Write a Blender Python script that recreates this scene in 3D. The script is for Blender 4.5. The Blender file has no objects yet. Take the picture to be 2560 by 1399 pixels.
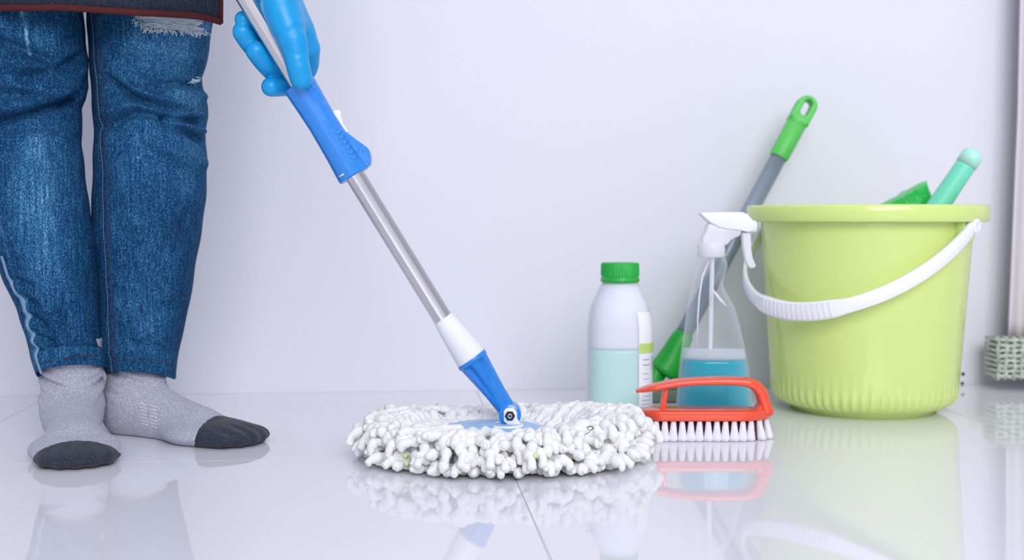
import bpy, bmesh, math, random
import numpy as np
from mathutils import Vector, Matrix
random.seed(7); rng = np.random.default_rng(7)
PI = math.pi
S = bpy.context.scene
COL = S.collection

# ------------------------------------------------------------------ camera
FPX, EYE, PITCH = 3085.0, 0.252, math.atan(159.5 / 3085.0)
cam_d = bpy.data.cameras.new('camera'); cam = bpy.data.objects.new('camera', cam_d); COL.objects.link(cam)
cam.location = (0, 0, EYE); cam.rotation_euler = (PI / 2 - PITCH, 0, 0)
cam_d.sensor_width = 36.0; cam_d.lens = 36.0 * FPX / 2560.0
cam_d.clip_start = 0.02
cam_d.dof.use_dof = True; cam_d.dof.focus_distance = 1.26; cam_d.dof.aperture_fstop = 4.5
S.camera = cam

# ------------------------------------------------------------------ world, lights, exposure
W = bpy.data.worlds.new('daylight'); S.world = W; W.use_nodes = True
bg = W.node_tree.nodes['Background']; bg.inputs[0].default_value = (0.82, 0.85, 1.0, 1); bg.inputs[1].default_value = 0.66

def area_light(name, loc, target, sx, sy, power, col):
    l = bpy.data.lights.new(name, 'AREA'); l.shape = 'RECTANGLE'; l.size = sx; l.size_y = sy
    l.energy = power; l.color = col
    o = bpy.data.objects.new(name, l); COL.objects.link(o); o.location = loc
    o.rotation_euler = (Vector(target) - Vector(loc)).to_track_quat('-Z', 'Y').to_euler()
    return o
area_light('assumed_key_light_right', (1.45, -2.2, 2.0), (-0.05, 1.6, 0.1), 1.4, 1.7, 60, (0.99, 0.965, 1.0))  # added area lamp: assumed key light from the front right, no window known there
area_light('centre_fill_light', (0.25, -2.3, 1.7), (-0.2, 1.6, 0.1), 1.4, 1.7, 60, (0.99, 0.965, 1.0))  # added lamp, no known window: evens the wall light and softens shadows
area_light('overhead_fill_light', (0.2, 0.6, 2.6), (0.1, 1.4, 0.0), 2.6, 1.6, 9, (0.93, 0.95, 1.0))  # added soft fill from above to brighten the floor and lower wall
vs = S.view_settings
vs.view_transform = 'Standard'; vs.look = 'None'; vs.gamma = 1.0; vs.use_curve_mapping = False
vs.exposure = -0.15

# ------------------------------------------------------------------ helpers
def at(px, py, D):
    """measured picture point -> place in the room at distance D along the view"""
    u = (px - 1280) / FPX; v = (699.5 - py) / FPX
    y = math.cos(PITCH) + v * math.sin(PITCH); z = -math.sin(PITCH) + v * math.cos(PITCH); k = D / y
    return Vector((u * k, D, EYE + z * k))

def col(r, g, b):
    def c(x):
        x /= 255.0
        return x / 12.92 if x <= 0.04045 else ((x + 0.055) / 1.055) ** 2.4
    return (c(r), c(g), c(b), 1.0)

def mat(name, rgb, rough=0.5, metal=0.0, spec=0.5, sss=0.0, coat=0.0, trans=0.0, alpha=1.0, noise=None, bump=None, sss_r=0.01):
    """noise=(rgb2, scale xyz, fac-contrast)  bump=(scale xyz, strength, distance)"""
    m = bpy.data.materials.new(name); m.use_nodes = True
    nt = m.node_tree; b = nt.nodes['Principled BSDF']
    b.inputs['Base Color'].default_value = col(*rgb)
    b.inputs['Roughness'].default_value = rough; b.inputs['Metallic'].default_value = metal
    b.inputs['Specular IOR Level'].default_value = spec
    b.inputs['Coat Weight'].default_value = coat
    b.inputs['Transmission Weight'].default_value = trans
    b.inputs['Alpha'].default_value = alpha
    if sss:
        b.inputs['Subsurface Weight'].default_value = sss
        b.inputs['Subsurface Radius'].default_value = (1, 1, 1); b.inputs['Subsurface Scale'].default_value = sss_r
    if noise or bump:
        tc = nt.nodes.new('ShaderNodeTexCoord')
    if noise:
        mp = nt.nodes.new('ShaderNodeMapping'); mp.inputs['Scale'].default_value = noise[1]
        nz = nt.nodes.new('ShaderNodeTexNoise'); nz.inputs['Scale'].default_value = 1.0; nz.inputs['Detail'].default_value = 3
        rp = nt.nodes.new('ShaderNodeValToRGB')
        rp.color_ramp.elements[0].position = 0.5 - noise[2]; rp.color_ramp.elements[1].position = 0.5 + noise[2]
        rp.color_ramp.elements[0].color = col(*rgb); rp.color_ramp.elements[1].color = col(*noise[0])
        nt.links.new(tc.outputs['Object'], mp.inputs[0]); nt.links.new(mp.outputs[0], nz.inputs['Vector'])
        nt.links.new(nz.outputs['Fac'], rp.inputs[0]); nt.links.new(rp.outputs[0], b.inputs['Base Color'])
    if bump:
        mp = nt.nodes.new('ShaderNodeMapping'); mp.inputs['Scale'].default_value = bump[0]
        nz = nt.nodes.new('ShaderNodeTexNoise'); nz.inputs['Scale'].default_value = 1.0; nz.inputs['Detail'].default_value = 4
        bp = nt.nodes.new('ShaderNodeBump'); bp.inputs['Strength'].default_value = bump[1]; bp.inputs['Distance'].default_value = bump[2]
        nt.links.new(tc.outputs['Object'], mp.inputs[0]); nt.links.new(mp.outputs[0], nz.inputs['Vector'])
        nt.links.new(nz.outputs['Fac'], bp.inputs['Height']); nt.links.new(bp.outputs[0], b.inputs['Normal'])
    return m

def mesh_obj(name, verts, faces, m, parent=None, smooth=True, bevel=0.0, seg=2, local=False, subsurf=0):
    me = bpy.data.meshes.new(name)
    off = Vector((0, 0, 0))
    if parent is not None and not local:
        q = parent
        while q is not None:
            off += q.location; q = q.parent
    me.from_pydata([(v[0] - off.x, v[1] - off.y, v[2] - off.z) for v in verts], [], faces)
    me.update()
    bm = bmesh.new(); bm.from_mesh(me); bmesh.ops.recalc_face_normals(bm, faces=bm.faces); bm.to_mesh(me); bm.free()
    if smooth:
        for p in me.polygons: p.use_smooth = True
    me.materials.append(m)
    o = bpy.data.objects.new(name, me); COL.objects.link(o)
    if parent is not None: o.parent = parent
    if bevel:
        b = o.modifiers.new('bevel', 'BEVEL'); b.width = bevel; b.segments = seg; b.limit_method = 'ANGLE'; b.angle_limit = 0.6
    if subsurf:
        b = o.modifiers.new('subdiv', 'SUBSURF'); b.levels = subsurf; b.render_levels = subsurf
    return o

def sharp(o, ang=0.7):
    """smooth shading with hard edges"""
    bm = bmesh.new(); bm.from_mesh(o.data)
    for e in bm.edges:
        if len(e.link_faces) == 2 and e.calc_face_angle(0) > ang: e.smooth = False
    bm.to_mesh(o.data); bm.free()
    return o

def thing(name, label, cat, loc, group=None):
    o = bpy.data.objects.new(name, None); COL.objects.link(o); o.location = loc; o.empty_display_size = 0.05
    o['label'] = label; o['category'] = cat
    if group: o['group'] = group
    return o

class MB:
    """collects shapes into one mesh"""
    def __init__(s): s.v = []; s.f = []
    def add(s, vf):
        n = len(s.v); s.v += [tuple(a) for a in vf[0]]; s.f += [tuple(i + n for i in f) for f in vf[1]]; return s
    def obj(s, name, m, parent, **k): return mesh_obj(name, s.v, s.f, m, parent, **k)

def loft(rings, closed=True, cap0=True, cap1=True):
    v = []; f = []; n = len(rings[0])
    for r in rings: v += [tuple(p) for p in r]
    for i in range(len(rings) - 1):
        for j in range(n if closed else n - 1):
            k = (j + 1) % n
            f.append((i * n + j, i * n + k, (i + 1) * n + k, (i + 1) * n + j))
    if cap0: f.append(tuple(range(n))[::-1])
    if cap1: f.append(tuple(range((len(rings) - 1) * n, len(rings) * n)))
    return v, f

def lathe(prof, c=(0, 0, 0), n=64, mod=None, cap0=False, cap1=False, axis=None):
    """prof: list of (r, z). mod(theta, r, z) -> r"""
    M = Matrix.Identity(3) if axis is None else Vector((0, 0, 1)).rotation_difference(Vector(axis)).to_matrix()
    c = Vector(c); rings = []
    for r, z in prof:
        ring = []
        for j in range(n):
            t = 2 * PI * j / n; rr = mod(t, r, z) if mod else r
            ring.append(c + M @ Vector((rr * math.cos(t), rr * math.sin(t), z)))
        rings.append(ring)
    return loft(rings, True, cap0, cap1)

def catmull(pts, n):
    P = [np.array(p, float) for p in pts]; P = [2 * P[0] - P[1]] + P + [2 * P[-1] - P[-2]]
    out = []; m = len(pts) - 1
    for i in range(n):
        u = i / (n - 1) * m; k = min(int(u), m - 1); t = u - k
        a, b, c, d = P[k:k + 4]
        out.append(0.5 * (2 * b + (c - a) * t + (2 * a - 5 * b + 4 * c - d) * t * t + (3 * b - a - 3 * c + d) * t ** 3))
    return out

def sweep(path, rad, n=12, cap=True, ref=None):
    """rad: list of r or (ra, rb). Parallel transport frame; ref fixes the first normal"""
    P = [Vector(p) for p in path]; rings = []; nrm = None
    for i, p in enumerate(P):
        t = (P[min(i + 1, len(P) - 1)] - P[max(i - 1, 0)]).normalized()
        if nrm is None:
            a = Vector(ref) if ref is not None else (Vector((0, 0, 1)) if abs(t.z) < 0.9 else Vector((1, 0, 0)))
            nrm = (a - t * a.dot(t)).normalized()
        else:
            nrm = (nrm - t * nrm.dot(t)).normalized()
        bn = t.cross(nrm); r = rad[i] if hasattr(rad, '__len__') else rad
        ra, rb = r if hasattr(r, '__len__') else (r, r)
        rings.append([p + nrm * (ra * math.cos(2 * PI * j / n)) + bn * (rb * math.sin(2 * PI * j / n)) for j in range(n)])
    return loft(rings, True, cap, cap)

def capsule(a, b, r0, r1=None, n=14):
    a, b = Vector(a), Vector(b); r1 = r0 if r1 is None else r1; d = (b - a).normalized(); path = []; rad = []
    for k in range(5):
        t = k / 5 * PI / 2; path.append(a - d * r0 * math.cos(t)); rad.append(max(r0 * math.sin(t), r0 * 0.02))
    path += [a, b]; rad += [r0, r1]
    for k in range(4, -1, -1):
        t = k / 5 * PI / 2; path.append(b + d * r1 * math.cos(t)); rad.append(max(r1 * math.sin(t), r1 * 0.02))
    return sweep(path, rad, n)

def box(x0, x1, y0, y1, z0, z1):
    v = [(x, y, z) for z in (z0, z1) for y in (y0, y1) for x in (x0, x1)]
    return v, [(0, 1, 3, 2), (4, 6, 7, 5), (0, 4, 5, 1), (2, 3, 7, 6), (0, 2, 6, 4), (1, 5, 7, 3)]

def prism(outline, half, off=0.0):
    """outline of 3-D points in a vertical plane facing -y, given depth half on both sides along y"""
    n = len(outline)
    v = [(p[0], p[1] - half + off, p[2]) for p in outline] + [(p[0], p[1] + half + off, p[2]) for p in outline]
    f = [tuple(range(n)), tuple(range(2 * n - 1, n - 1, -1))]
    for j in range(n):
        k = (j + 1) % n; f.append((j, k, n + k, n + j))
    return v, f

def lerp_tab(tab, y):
    ys = [t[0] for t in tab]; return float(np.interp(y, ys, [t[1] for t in tab]))

# signed-distance modelling for soft bodies (feet, glove)
def sd_cap(P, a, b, r0, r1):
    a = np.array(a, float); b = np.array(b, float); ab = b - a
    t = np.clip(((P - a) @ ab) / (ab @ ab), 0, 1)
    return np.linalg.norm(P - (a + t[..., None] * ab), axis=-1) - (r0 + (r1 - r0) * t)
def sd_ell(P, c, r, R=None):
    q = P - np.array(c, float)
    if R is not None: q = q @ R
    q = q / np.array(r, float); k = np.linalg.norm(q, axis=-1)
    k2 = np.linalg.norm(q / np.array(r, float), axis=-1) + 1e-9
    return k * (k - 1.0) / k2
def smin(a, b, k):
    h = np.clip(0.5 + 0.5 * (b - a) / k, 0, 1)
    return b + (a - b) * h - k * h * (1 - h)
def surface_nets(fn, lo, hi, h):
    lo = np.array(lo, float); n = np.ceil((np.array(hi) - lo) / h).astype(int) + 1
    g = np.stack(np.meshgrid(*[lo[i] + h * np.arange(n[i]) for i in range(3)], indexing='ij'), -1)
    F = fn(g)
    corners = [(i, j, k) for i in (0, 1) for j in (0, 1) for k in (0, 1)]
    def sub(i, j, k): return F[i:n[0] - 1 + i, j:n[1] - 1 + j, k:n[2] - 1 + k]
    neg = sum((sub(*c) < 0).astype(int) for c in corners)
    act = (neg > 0) & (neg < 8)
    idx = -np.ones(act.shape, int); cells = np.argwhere(act); idx[tuple(cells.T)] = np.arange(len(cells))
    acc = np.zeros((len(cells), 3)); cnt = np.zeros(len(cells))
    for a in corners:
        for d in range(3):
            if a[d] == 0:
                b = list(a); b[d] = 1
                fa = sub(*a)[act]; fb = sub(*b)[act]; cr = (fa < 0) != (fb < 0)
                t = np.where(cr, fa / np.where(cr, fa - fb, 1), 0)
                p = np.array(a, float)[None] + t[:, None] * (np.array(b) - np.array(a))[None]
                acc[cr] += p[cr]; cnt[cr] += 1
    V = lo + h * (cells + acc / cnt[:, None])
    faces = []
    for d in range(3):
        u, w = [(1, 2), (2, 0), (0, 1)][d]
        A = F[tuple(slice(0, n[i] - 1) if i == d else slice(None) for i in range(3))]
        B = F[tuple(slice(1, None) if i == d else slice(None) for i in range(3))]
        E = np.argwhere((A < 0) != (B < 0))
        E = E[(E[:, u] > 0) & (E[:, w] > 0) & (E[:, u] < n[u] - 1) & (E[:, w] < n[w] - 1)]
        if not len(E): continue
        def id_(du, dw):
            q = E.copy(); q[:, u] -= du; q[:, w] -= dw; return idx[tuple(q.T)]
        Q = np.stack([id_(1, 1), id_(0, 1), id_(0, 0), id_(1, 0)], -1)
        s = A[tuple(E.T)] < 0
        Q[~s] = Q[~s][:, ::-1]
        faces += [tuple(int(i) for i in q) for q in Q if (q >= 0).all()]
    return V, faces

# ------------------------------------------------------------------ materials
def m_denim():
    m = bpy.data.materials.new('washed_denim'); m.use_nodes = True; nt = m.node_tree; b = nt.nodes['Principled BSDF']
    b.inputs['Roughness'].default_value = 0.85; b.inputs['Specular IOR Level'].default_value = 0.15
    tc = nt.nodes.new('ShaderNodeTexCoord')
    def noise(sc, det=2):
        mp = nt.nodes.new('ShaderNodeMapping'); mp.inputs['Scale'].default_value = sc
        nz = nt.nodes.new('ShaderNodeTexNoise'); nz.inputs['Scale'].default_value = 1; nz.inputs['Detail'].default_value = det
        nt.links.new(tc.outputs['Object'], mp.inputs[0]); nt.links.new(mp.outputs[0], nz.inputs['Vector']); return nz
    def mth(op, a, bb, clamp=False):
        n = nt.nodes.new('ShaderNodeMath'); n.operation = op; n.use_clamp = clamp
        for i, x in enumerate((a, bb)):
            if isinstance(x, (int, float)): n.inputs[i].default_value = x
            else: nt.links.new(x, n.inputs[i])
        return n.outputs[0]
    fine = noise((950, 950, 520), 2); streak = noise((420, 420, 22), 3); big = noise((14, 14, 7), 3)
    at_ = nt.nodes.new('ShaderNodeAttribute'); at_.attribute_name = 'wear'
    s = mth('ADD', mth('MULTIPLY', fine.outputs['Fac'], 0.95), mth('MULTIPLY', streak.outputs['Fac'], 0.42))
    s = mth('ADD', s, mth('MULTIPLY', big.outputs['Fac'], 0.40))
    s = mth('ADD', mth('SUBTRACT', s, 0.555), mth('MULTIPLY', at_.outputs['Fac'], 1.0))
    rp = nt.nodes.new('ShaderNodeValToRGB'); cr = rp.color_ramp
    cr.elements[0].position = 0.12; cr.elements[0].color = col(6, 32, 60)
    cr.elements[1].position = 1.0; cr.elements[1].color = col(214, 226, 236)
    e = cr.elements.new(0.34); e.color = col(17, 70, 112)
    e = cr.elements.new(0.56); e.color = col(66, 124, 164)
    nt.links.new(s, rp.inputs[0]); nt.links.new(rp.outputs[0], b.inputs['Base Color'])
    bp = nt.nodes.new('ShaderNodeBump'); bp.inputs['Strength'].default_value = 0.5; bp.inputs['Distance'].default_value = 0.0006
    nt.links.new(fine.outputs['Fac'], bp.inputs['Height']); nt.links.new(bp.outputs[0], b.inputs['Normal'])
    return m

def m_steel():
    return mat('brushed_steel', (212, 210, 212), rough=0.26, metal=1.0)

def m_clear(name, rgb, keep=0.1, edge=0.5, rough=0.08):
    """thin clear plastic: mostly see-through with a white sheen towards its edges"""
    m = bpy.data.materials.new(name); m.use_nodes = True; nt = m.node_tree
    nt.nodes.remove(nt.nodes['Principled BSDF']); out = nt.nodes['Material Output']
    tr = nt.nodes.new('ShaderNodeBsdfTransparent'); tr.inputs[0].default_value = (0.97, 0.98, 0.99, 1)
    df = nt.nodes.new('ShaderNodeBsdfPrincipled'); df.inputs['Base Color'].default_value = col(*rgb); df.inputs['Roughness'].default_value = rough
    lw = nt.nodes.new('ShaderNodeLayerWeight'); lw.inputs['Blend'].default_value = 0.35
    mr = nt.nodes.new('ShaderNodeMapRange'); mr.inputs['To Min'].default_value = keep; mr.inputs['To Max'].default_value = edge
    mx = nt.nodes.new('ShaderNodeMixShader')
    nt.links.new(lw.outputs['Facing'], mr.inputs['Value']); nt.links.new(mr.outputs[0], mx.inputs[0])
    nt.links.new(tr.outputs[0], mx.inputs[1]); nt.links.new(df.outputs[0], mx.inputs[2]); nt.links.new(mx.outputs[0], out.inputs[0])
    return m

def m_sock(name, rgb, rgb2):
    m = bpy.data.materials.new(name); m.use_nodes = True; nt = m.node_tree; b = nt.nodes['Principled BSDF']
    b.inputs['Roughness'].default_value = 0.95; b.inputs['Specular IOR Level'].default_value = 0.1
    b.inputs['Sheen Weight'].default_value = 0.15
    tc = nt.nodes.new('ShaderNodeTexCoord')
    nz = nt.nodes.new('ShaderNodeTexNoise'); nz.inputs['Scale'].default_value = 800; nz.inputs['Detail'].default_value = 3
    rp = nt.nodes.new('ShaderNodeValToRGB'); rp.color_ramp.elements[0].position = 0.36; rp.color_ramp.elements[1].position = 0.66
    rp.color_ramp.elements[0].color = col(*rgb); rp.color_ramp.elements[1].color = col(*rgb2)
    at_ = nt.nodes.new('ShaderNodeAttribute'); at_.attribute_name = 'knit'
    wv = nt.nodes.new('ShaderNodeMath'); wv.operation = 'SINE'
    nt.links.new(at_.outputs['Fac'], wv.inputs[0])
    ad = nt.nodes.new('ShaderNodeMath'); ad.operation = 'MULTIPLY_ADD'; ad.inputs[1].default_value = 0.25
    nt.links.new(wv.outputs[0], ad.inputs[0]); nt.links.new(nz.outputs['Fac'], ad.inputs[2])
    bp = nt.nodes.new('ShaderNodeBump'); bp.inputs['Strength'].default_value = 0.6; bp.inputs['Distance'].default_value = 0.0007
    nt.links.new(tc.outputs['Object'], nz.inputs['Vector']); nt.links.new(nz.outputs['Fac'], rp.inputs[0])
    nt.links.new(rp.outputs[0], b.inputs['Base Color'])
    nt.links.new(ad.outputs[0], bp.inputs['Height']); nt.links.new(bp.outputs[0], b.inputs['Normal'])
    return m

M = {}
M['wall'] = mat('white_plaster', (229, 229, 237), rough=0.8, spec=0.15, noise=((224, 225, 234), (3, 3, 3), 0.3), bump=((60, 60, 60), 0.12, 0.002))
M['grout'] = mat('grey_grout', (178, 178, 184), rough=0.9)
M['tile'] = mat('polished_porcelain', (234, 234, 239), rough=0.035, spec=0.5, noise=((230, 230, 236), (5, 5, 5), 0.3))
M['denim'] = m_denim()
M['dark_denim'] = mat('apron_denim', (27, 33, 46), rough=0.9, spec=0.15, noise=((54, 62, 78), (900, 900, 500), 0.16), bump=((900, 900, 500), 0.5, 0.0005))
M['maroon'] = mat('maroon_trim', (78, 34, 34), rough=0.85, spec=0.2, bump=((500, 500, 500), 0.4, 0.0005))
M['seam'] = mat('dark_seam_denim', (14, 40, 74), rough=0.9, spec=0.1, noise=((40, 80, 118), (700, 700, 260), 0.14), bump=((500, 500, 200), 0.6, 0.001))
M['thread_brown'] = mat('brown_thread', (66, 60, 82), rough=0.8)
M['thread_light'] = mat('pale_thread', (112, 146, 176), rough=0.8)
M['fray'] = mat('frayed_cotton', (206, 219, 228), rough=0.95, spec=0.1)
M['sock'] = m_sock('grey_knit', (148, 150, 166), (196, 197, 212))
M['sock_toe'] = m_sock('charcoal_knit', (34, 40, 50), (66, 72, 84))
M['sock_print'] = mat('pale_sock_print', (222, 222, 230), rough=0.9)
M['glove'] = mat('blue_nitrile', (16, 152, 214), rough=0.36, spec=0.4, sss=0.12, sss_r=0.006, bump=((420, 420, 420), 0.12, 0.0006))
M['shirt'] = mat('dark_shirt', (52, 58, 74), rough=0.9)
M['skin'] = mat('skin', (206, 164, 138), rough=0.55, sss=0.1)
M['hair'] = mat('dark_hair', (34, 28, 26), rough=0.6)
M['steel'] = m_steel()
M['blue'] = mat('blue_plastic', (40, 134, 222), rough=0.2, spec=0.5, coat=0.25)
M['disc_blue'] = mat('light_blue_plastic', (140, 190, 230), rough=0.3)
M['white_pl'] = mat('white_plastic', (236, 238, 244), rough=0.35, sss=0.15, sss_r=0.004)
M['bolt'] = mat('dark_bolt', (58, 68, 68), rough=0.35, metal=0.8)
M['strand'] = mat('cotton_strand', (238, 238, 236), rough=0.95, spec=0.1, sss=0.06, sss_r=0.004, bump=((1200, 1200, 1200), 0.7, 0.0008))
M['strand_green'] = mat('green_fleck', (206, 230, 168), rough=0.95)
M['orange'] = mat('orange_plastic', (236, 84, 52), rough=0.22, spec=0.5, coat=0.2)
M['bristle_white'] = mat('white_bristle', (238, 240, 246), rough=0.5, bump=((1500, 1500, 60), 0.8, 0.001))
M['bristle_red'] = mat('red_bristle', (92, 14, 26), rough=0.5, bump=((1500, 1500, 60), 0.8, 0.001))
M['lime'] = mat('lime_plastic', (212, 233, 140), rough=0.16, spec=0.5, sss=0.25, sss_r=0.012)
M['bail'] = mat('white_bail', (240, 240, 246), rough=0.4, sss=0.15, sss_r=0.004)
M['green'] = mat('green_plastic', (28, 176, 66), rough=0.35)
M['grip_green'] = mat('bright_green_plastic', (92, 202, 92), rough=0.45)
M['head_green'] = mat('deep_green_plastic', (10, 160, 44), rough=0.4)
M['grey_pole'] = mat('grey_painted_tube', (140, 154, 166), rough=0.35, metal=0.35)
M['pad'] = mat('grey_pad', (118, 130, 118), rough=0.95)
M['mint'] = mat('mint_plastic', (122, 226, 196), rough=0.4, sss=0.3, sss_r=0.01)
M['mint_light'] = mat('pale_mint_plastic', (180, 236, 222), rough=0.35, sss=0.3, sss_r=0.01)
M['packet'] = mat('green_wrapper', (34, 190, 78), rough=0.18, coat=0.4, noise=((90, 214, 96), (18, 18, 18), 0.12), bump=((55, 55, 55), 0.55, 0.006))
M['milky'] = m_clear('milky_plastic', (240, 242, 250), keep=0.35, edge=0.7, rough=0.35)
M['mint_liquid'] = mat('mint_liquid', (184, 244, 230), rough=0.3, sss=0.2, sss_r=0.01)
M['filler_white'] = mat('matte_white_filler', (236, 239, 248), rough=0.9)
M['label'] = mat('white_label', (240, 241, 246), rough=0.4)
M['label_green'] = mat('label_green', (192, 220, 118), rough=0.4)
M['print'] = mat('grey_print', (170, 178, 188), rough=0.5)
M['clear'] = m_clear('clear_plastic', (238, 242, 250), keep=0.03, edge=0.5)
M['frost'] = m_clear('frosted_white_plastic', (246, 247, 252), keep=0.62, edge=0.92, rough=0.3)
M['teal'] = m_clear('teal_liquid', (8, 172, 192), keep=0.90, edge=0.95, rough=0.1)
M['foam'] = m_clear('pale_foam', (236, 244, 250), keep=0.35, edge=0.6, rough=0.6)
M['curtain'] = mat('grey_white_curtain', (214, 209, 215), rough=0.9, spec=0.1, bump=((300, 300, 60), 0.3, 0.001))
M['weave'] = mat('woven_cord', (206, 214, 202), rough=0.95, spec=0.1, noise=((158, 170, 160), (160, 160, 160), 0.15))
M['weave_dark'] = mat('woven_backing', (70, 80, 74), rough=0.95)
M['hole'] = mat('dark_hole', (38, 44, 42), rough=0.9)

# ------------------------------------------------------------------ the room (turned a little against the view)
YAW = math.atan(280 / 3085)
def room(x, y, z):
    c, s = math.cos(YAW), math.sin(YAW)
    return Vector((x * c - y * s, x * s + y * c, z))
def to_room(x, y):
    c, s = math.cos(YAW), math.sin(YAW)
    return x * c + y * s, -x * s + y * c
wall_y = to_room(-0.1613, 1.7666)[1]
seam_x = to_room(0.0038, 1.168)[0]; seam_y = to_room(-0.521, 1.2442)[1]

def room_box(name, x0, x1, y0, y1, z0, z1, m, parent=None, **k):
    v, f = box(x0, x1, y0, y1, z0, z1)
    return mesh_obj(name, [room(*p) for p in v], f, m, parent, smooth=False, **k)
floor = room_box('floor', -2.6, 2.6, -1.4, wall_y, -0.06, -0.0006, M['grout']); floor['kind'] = 'structure'
T, J = 0.6, 0.0011
v0, f0 = box(J / 2, T - J / 2, J / 2, T - J / 2, -0.02, 0.0)
tile0 = None
for i in range(-4, 4):
    for j in range(-4, 1):
        x0 = seam_x + i * T; y0 = seam_y + j * T
        if tile0 is None or j == 0:
            y1 = min(T - J / 2, wall_y - y0 - 0.001)
            v, f = box(J / 2, T - J / 2, J / 2, y1, -0.02, 0.0)
            if j == 0 and i > -4: o = bpy.data.objects.new('tile', back_tile.data); COL.objects.link(o)
            else:
                o = mesh_obj('tile', v, f, M['tile'], None, smooth=False)
                if j == 0: back_tile = o
                else: tile0 = o
        else:
            o = bpy.data.objects.new('tile', tile0.data); COL.objects.link(o)
        o.location = room(x0, y0, 0); o.rotation_euler = (0, 0, YAW); o.parent = floor
wall = room_box('wall_back', -2.6, 2.6, wall_y, wall_y + 0.1, -0.06, 2.8, M['wall']); wall['kind'] = 'structure'
for px, py, r in ((2405.5, 934, 0.0028), (2403.5, 957, 0.0026), (2393, 945, 0.0022)):
    p = at(px, py, 1.845); rx, ry = to_room(p.x, p.y); c = room(rx, wall_y + 0.004, p.z)
    v, f = lathe([(r, -0.0045), (r * 0.7, -0.0052)], c, 12, axis=room(0, 1, 0), cap0=True, cap1=True)
    mesh_obj('drill_hole', v, f, M['hole'], wall)

# ------------------------------------------------------------------ person
person = thing('person', 'person in ripped blue jeans, grey socks, dark apron and blue glove gripping the mop', 'person', (-0.47, 1.40, 0.0))

# --- jeans: (row, left edge, right edge) of each leg, measured on the photo, with the distance of its centre line
LEGS = {
 'near': dict(D=1.385, hem=(942, 916), edge=[(-560, -150, 235), (-200, -110, 225), (20, -82, 210), (100, -78, 214), (140, -76, 220), (185, -76, 217), (214, -75, 220), (243, -72, 214), (268, -68, 203), (330, -64, 204), (362, -62, 201), (420, -58, 207), (480, -52, 212), (550, -38, 222), (600, -22, 232), (650, -2, 238), (700, 16, 240), (780, 48, 241), (830, 63, 243), (870, 74, 248), (930, 90, 263)]),
 'far': dict(D=1.435, hem=(938, 946), edge=[(-560, 225, 570), (-200, 230, 552), (20, 235, 540), (60, 236, 534), (120, 238, 525), (160, 240, 515), (190, 241, 506), (215, 242, 509), (260, 244, 519), (290, 245, 521), (330, 246, 515), (360, 245, 514), (400, 243, 518), (500, 240, 511), (560, 236, 503), (600, 233, 497), (640, 236, 490), (700, 239, 478), (760, 243, 468), (820, 243, 454), (880, 247, 441), (935, 268, 430)]),
}
CREASE = {  # polylines on the cloth: points, width, depth (metres; minus = valley)
 'near': [([(-60, 318), (0, 303), (71, 284), (143, 264), (200, 241), (216, 214)], 9, -0.0060), ([(-40, 286), (60, 262), (140, 242), (200, 220)], 16, 0.0035),
          ([(-60, 96), (0, 102), (60, 118), (107, 137), (140, 152)], 14, -0.0042), ([(60, 196), (110, 186), (178, 164), (216, 146)], 14, -0.0040),
          ([(-60, 232), (0, 232), (60, 236), (118, 247)], 13, -0.0040), ([(-20, 160), (60, 160), (140, 172)], 20, 0.0030), ([(150, 235), (190, 195), (214, 175)], 14, 0.0028),
          ([(-20, 350), (80, 330), (180, 320)], 26, 0.0025), ([(40, 345), (100, 335), (150, 342)], 12, -0.0022),
          ([(60, 760), (110, 830), (140, 890)], 18, -0.0022), ([(35, 700), (75, 715)], 9, -0.0025), ([(48, 745), (90, 765)], 9, -0.0025), ([(62, 790), (100, 812)], 9, -0.0025), ([(75, 835), (120, 860)], 9, -0.0025), ([(80, 870), (130, 900)], 9, -0.0022)],
 'far': [([(250, 185), (285, 208), (321, 232), (360, 250), (393, 261), (464, 274)], 11, -0.0055), ([(340, 222), (393, 244), (440, 258), (474, 268)], 11, 0.0036),
         ([(250, 320), (286, 305), (315, 288), (345, 279), (393, 286), (446, 314), (480, 328), (506, 345)], 12, -0.0050), ([(280, 280), (340, 262), (400, 272)], 13, 0.0022),
         ([(420, 292), (455, 297), (505, 303)], 10, -0.0055), ([(440, 304), (480, 316), (512, 330)], 9, 0.0032), ([(405, 212), (440, 209), (490, 214)], 10, -0.0032),
         ([(430, 228), (470, 232), (510, 240)], 14, 0.0030), ([(330, 150), (400, 162), (480, 168)], 22, -0.0022), ([(375, 375), (430, 410), (482, 450)], 22, -0.0026), ([(400, 360), (460, 390), (510, 410)], 20, 0.0024),
         ([(330, 600), (365, 680), (400, 770)], 24, -0.0026), ([(290, 820), (330, 860), (400, 875)], 20, -0.0020), ([(280, 880), (320, 850), (340, 840)], 14, 0.0016), ([(300, 420), (320, 500), (340, 560)], 26, 0.0018)],
}
WEAR = {
 'near': [([(64, 10), (72, 60), (80, 105), (86, 134)], 3.2, 0.42), ([(6, 15), (12, 40), (17, 66)], 3.0, 0.25), ([(90, 40), (110, 90)], 60, 0.06), ([(100, 400), (110, 560), (130, 700)], 55, 0.10), ([(0, 560), (30, 690), (60, 800), (82, 930)], 4, 0.10), ([(140, 340), (90, 355)], 30, 0.07)],
 'far': [([(360, 50), (430, 52), (520, 70)], 20, 0.22), ([(380, 110), (450, 120)], 55, 0.14), ([(440, 235), (490, 250)], 22, 0.10), ([(480, 370), (470, 470)], 30, 0.09), ([(350, 560), (380, 640)], 40, 0.06), ([(400, 800), (380, 860)], 35, 0.05)],
}
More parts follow.
